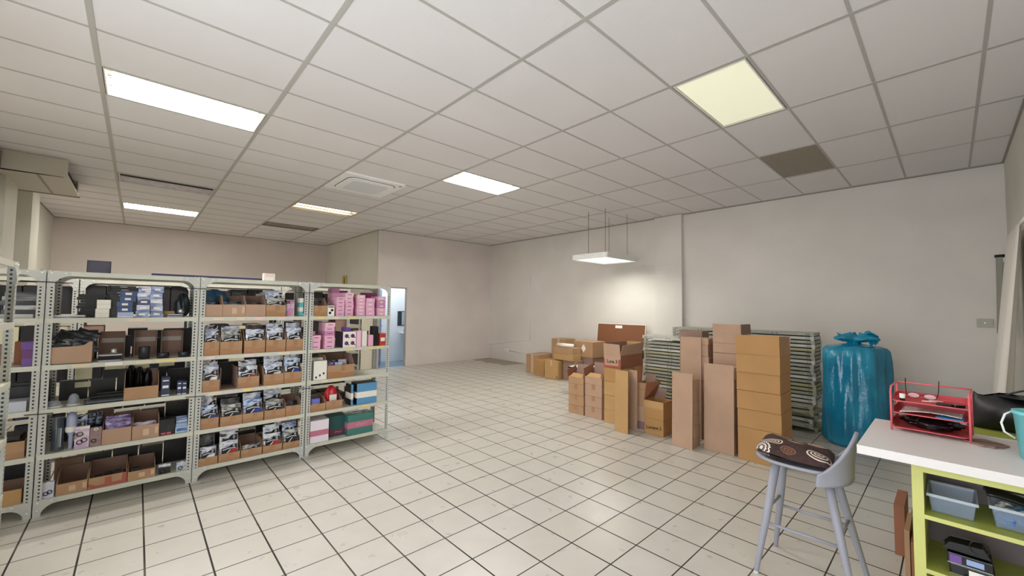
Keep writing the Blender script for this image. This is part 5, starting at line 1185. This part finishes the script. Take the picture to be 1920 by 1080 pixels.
# brown leaf-shaped tray
t = thing('leaf_dish', 'brown leaf-shaped dish lying between the letter tray and the bucket', 'dish', (3.18, -.105, .9012), .15)
n_ = 20; leaf = [(.075*math.sin(PI*k/n_)*(1+.08*math.sin(7*k)), .078*(1-2*k/n_)) for k in range(n_+1)]+[(-.075*math.sin(PI*k/n_)*(1+.08*math.sin(5*k)), -.078*(1-2*k/n_)) for k in range(1, n_)]
obj('dish_body', MB().prism(leaf, 0, .008, 'z'), mat('dish_brown', (136, 112, 100), .5, noise=.3, nscale=45), t)
obj('vein', MB().box(-.002, -.06, .008, .002, .06, .011), mat('dish_dark', (84, 58, 48), .5), t)
# red letter tray
m_rt = mat('coral_metal', (222, 98, 106), .4); m_mesh = mat('coral_mesh', (196, 70, 76), .5)
t = thing('letter_tray', 'red three-tier letter tray standing on the white worktop', 'letter tray', (3.15, .095, .900), math.radians(-3))
TW, TD, TH = .148, .22, .245    # half width (y), depth (x), height
for s_ in (-1, 1):
    for xx in (.0, TD): obj('post', MB().tube([(xx, s_*TW, 0), (xx, s_*TW, TH-.025 if xx == 0 else TH)], .005, 10), m_rt, t)
    obj('side_rail', MB().tube([(0, s_*TW, TH-.025), (.02, s_*TW, TH-.003), (TD, s_*TW, TH)], .0045, 8), m_rt, t)
    obj('side_mesh', MB().box(.004, s_*TW-.001, .02, TD-.004, s_*TW+.001, .06), m_mesh, t)
obj('top_rail', MB().tube([(TD, -TW, TH), (TD, TW, TH)], .0045, 8), m_rt, t)
obj('front_rail', MB().tube([(.0, -TW, TH-.02), (.0, TW, TH-.02)], .003, 8), m_rt, t) if 0 else None
for z_ in (.018, .098, .165):
    b = MB(); b.prism([(c_, a_) for a_, c_ in rr(TW-.006, TD/2, .03)], z_-.0015, z_, 'z', M=T(TD/2, 0, 0))
    tr_ = obj('tray', b, m_mesh, t)
    e_ = [(TD/2+c_, a_) for a_, c_ in rr(TW-.006, TD/2, .03)]; n2 = len(e_)
    rim = MB().tube([(a_, c_, z_+.0015) for a_, c_ in e_+[e_[0]]], .003, 6, cap=False); obj('tray_rim', rim, m_rt, tr_)
    w2 = MB()
    for i in range(n2):
        a_, c_ = e_[i], e_[(i+1) % n2]
        if (a_[0]+c_[0])/2 > .03: w2.quad((a_[0], a_[1], z_), (c_[0], c_[1], z_), (c_[0], c_[1], z_+.03), (a_[0], a_[1], z_+.03))
    obj('tray_wall', w2, m_mesh, tr_, solid=.0015)
# things in the tray (top-level, resting in it)
def tw(x, y, z): v = Matrix.Rotation(math.radians(-3), 4, 'Z') @ Vector((x, y, z)); return (3.15+v.x, .095+v.y, .900+v.z)
t = thing('eyeglasses', 'dark framed eyeglasses upside down in the top of the red tray', 'glasses', tw(.12, .035, .1745), math.radians(-3))
for s_ in (-1, 1):
    ln = [(0, s_*.033+.026*math.cos(a*PI/8), .016+.015*math.sin(a*PI/8)) for a in range(17)]
    obj('rim', MB().tube(ln, .0016, 6, cap=False), m_black, t); obj('lens', MB().add([(0, p_[1], p_[2]) for p_ in ln[:16]], [tuple(range(16))]), mat('lens', (230, 214, 210), .1, alpha=.5), t)
    obj('temple', MB().tube([(0, s_*.062, .02), (.015, s_*.066, .05), (.03, s_*.068, .105)], .0022, 6), m_black, t)
obj('bridge', MB().tube([(0, -.008, .02), (0, 0, .023), (0, .008, .02)], .0018, 6), m_black, t)
for k, (y0, y1, zz) in enumerate(((-.03, .03, .171), (-.05, .005, .174))): tag(obj('pen', MB().tube([tw(.07+.02*k, y1, zz), tw(.085+.02*k, y0, zz+.002)], .0042, 8), mat('pale_pen', (232, 190, 184), .4)), f'pale pink pen, {["front", "rear"][k]} of two in the top of the red tray', 'pen')
tag(obj('lighter', MB().box(-.012, -.028, 0, .012, .028, .012), m_black, loc=tw(.04, -.055, .1665), rot=(0, 0, .1), bevel=.003), 'black oblong key holder in the top of the red tray', 'key holder')
tag(obj('key_fob', MB().prism(rr(.014, .024, .008), 0, .014, 'z'), m_blackg, loc=tw(.04, -.108, .1665), rot=(0, 0, .5)), 'black car key fob at the right of the top tray tier', 'key')
t = thing('small_jar', 'small clear jar with a black base at the left of the top tier', 'jar', tw(.04, .105, .1668)); obj('jar_base', MB().lathe([(0, 0), (.011, 0), (.011, .012), (0, .012)], 14), m_black, t); obj('jar_top', MB().lathe([(.012, .0125), (.013, .036), (0, .037)], 14), m_lab, t)
def paper(u, v): return (TD*.9*v, -.12+.235*u, .004+.012*math.sin(PI*u)*(1-v)+.010*(1-u)*(1-v)+.004*v)
mp_ = mat('printed_paper', (214, 208, 200), .7); q = NT(mp_); vec, X, Y, Z = q.coord(); mm = q.n('ShaderNodeMapping'); mm.inputs['Scale'].default_value = (160, 60, 1); q.nt.links.new(vec, mm.inputs[0])
q.link(q.mix(q.rng(q.noise(mm.outputs[0], 1.0, 3), .56, .6, 0, .75), lin((222, 216, 208)), lin((96, 84, 84))), 'Base Color')
tag(obj('paper_sheaf', MB().grid(paper, 16, 6), mp_, loc=tw(.004, 0, .102), rot=(0, 0, math.radians(-3)), solid=.002), 'curled printed papers in the middle tier of the red tray', 'paper')
tag(obj('blue_card', MB().box(0, 0, 0, .15, .10, .003), mat('bright_blue_card', (70, 160, 214), .4), loc=tw(.01, -.125, .1015), rot=(0, 0, math.radians(-3))), 'bright blue card under the papers in the red tray', 'card')
o = lump(0, 0, 0, .085, .112, .062, m_blackg, 'black plastic bag stuffed in the bottom tier of the red tray', seed=33); o.location = tw(.105, -.005, .0205); o.rotation_euler = (0, 0, math.radians(-3))
# curtain at the front wall
def cur(u, v):
    x = 5.75+.95*u; top = 2.36; z = top*(1-v)+.02*v; s_ = .018+.05*v
    return (x+.05*math.sin(3*u)*v, -.44+s_*math.sin(u*34)+.19*v*(1-.2*u), z)
m_cur = mat('curtain_white', (222, 216, 206), .85)
t = thing('curtain', 'white curtain hanging at the front wall behind the bucket', 'curtain', (0, 0, 0))
obj('curtain_cloth', MB().grid(cur, 90, 12), m_cur, t, solid=.004); obj('curtain_rod', MB().tube([(5.35, -.46, 2.385), (6.9, -.46, 2.385)], .014, 10), m_white, t)
t = thing('rolled_blind', 'dark-ended grey roll hanging between the curtain and the corner', 'blind', (7.0, -.44, 0))
obj('wall_bracket', MB().box(0, -.069, 2.12, .12, .03, 2.17), m_steel, t)
obj('roll_cloth', MB().grid(lambda u, v: (.06+.05*math.sin(2*PI*u)+.06*v, .04*math.cos(2*PI*u)+.02*math.sin(4*PI*u)*v+.04, 2.18-.85*v), 20, 8), mat('blind_grey', (150, 146, 136), .8), t); obj('end_cap', MB().lathe([(0, .001), (.05, .001), (.05, .03)], 16, M=T(.06, .04, 2.18)), m_black, t)

# cream cards hanging in the back line of the navy-box rack
for k, (a, b_, p0_, p1_) in enumerate(((141, 172, 688, 711), (140, 170, 716, 726), (196, 235, 682, 692), (239, 280, 682, 690), (298, 327, 680, 686))):
    yy = YR+.325; z0, z1 = zt((a+b_)/2, p1_, yy), zt((a+b_)/2, p0_, yy); x0, x1 = xat(a, yy, z0), xat(b_, yy, z0)
    z0 = max(z0, Z5[2]+.002)
    tag(obj('hanging_card', MB().box(0, 0, 0, x1-x0, .006, Z5[3]-.004-z0 if k != 1 else z1-z0), m_cream, loc=(x0, yy, z0)), f'cream card in the back line, {ORD[k]} from the left, third shelf, left rack', 'card', 'cream cards behind the goods')
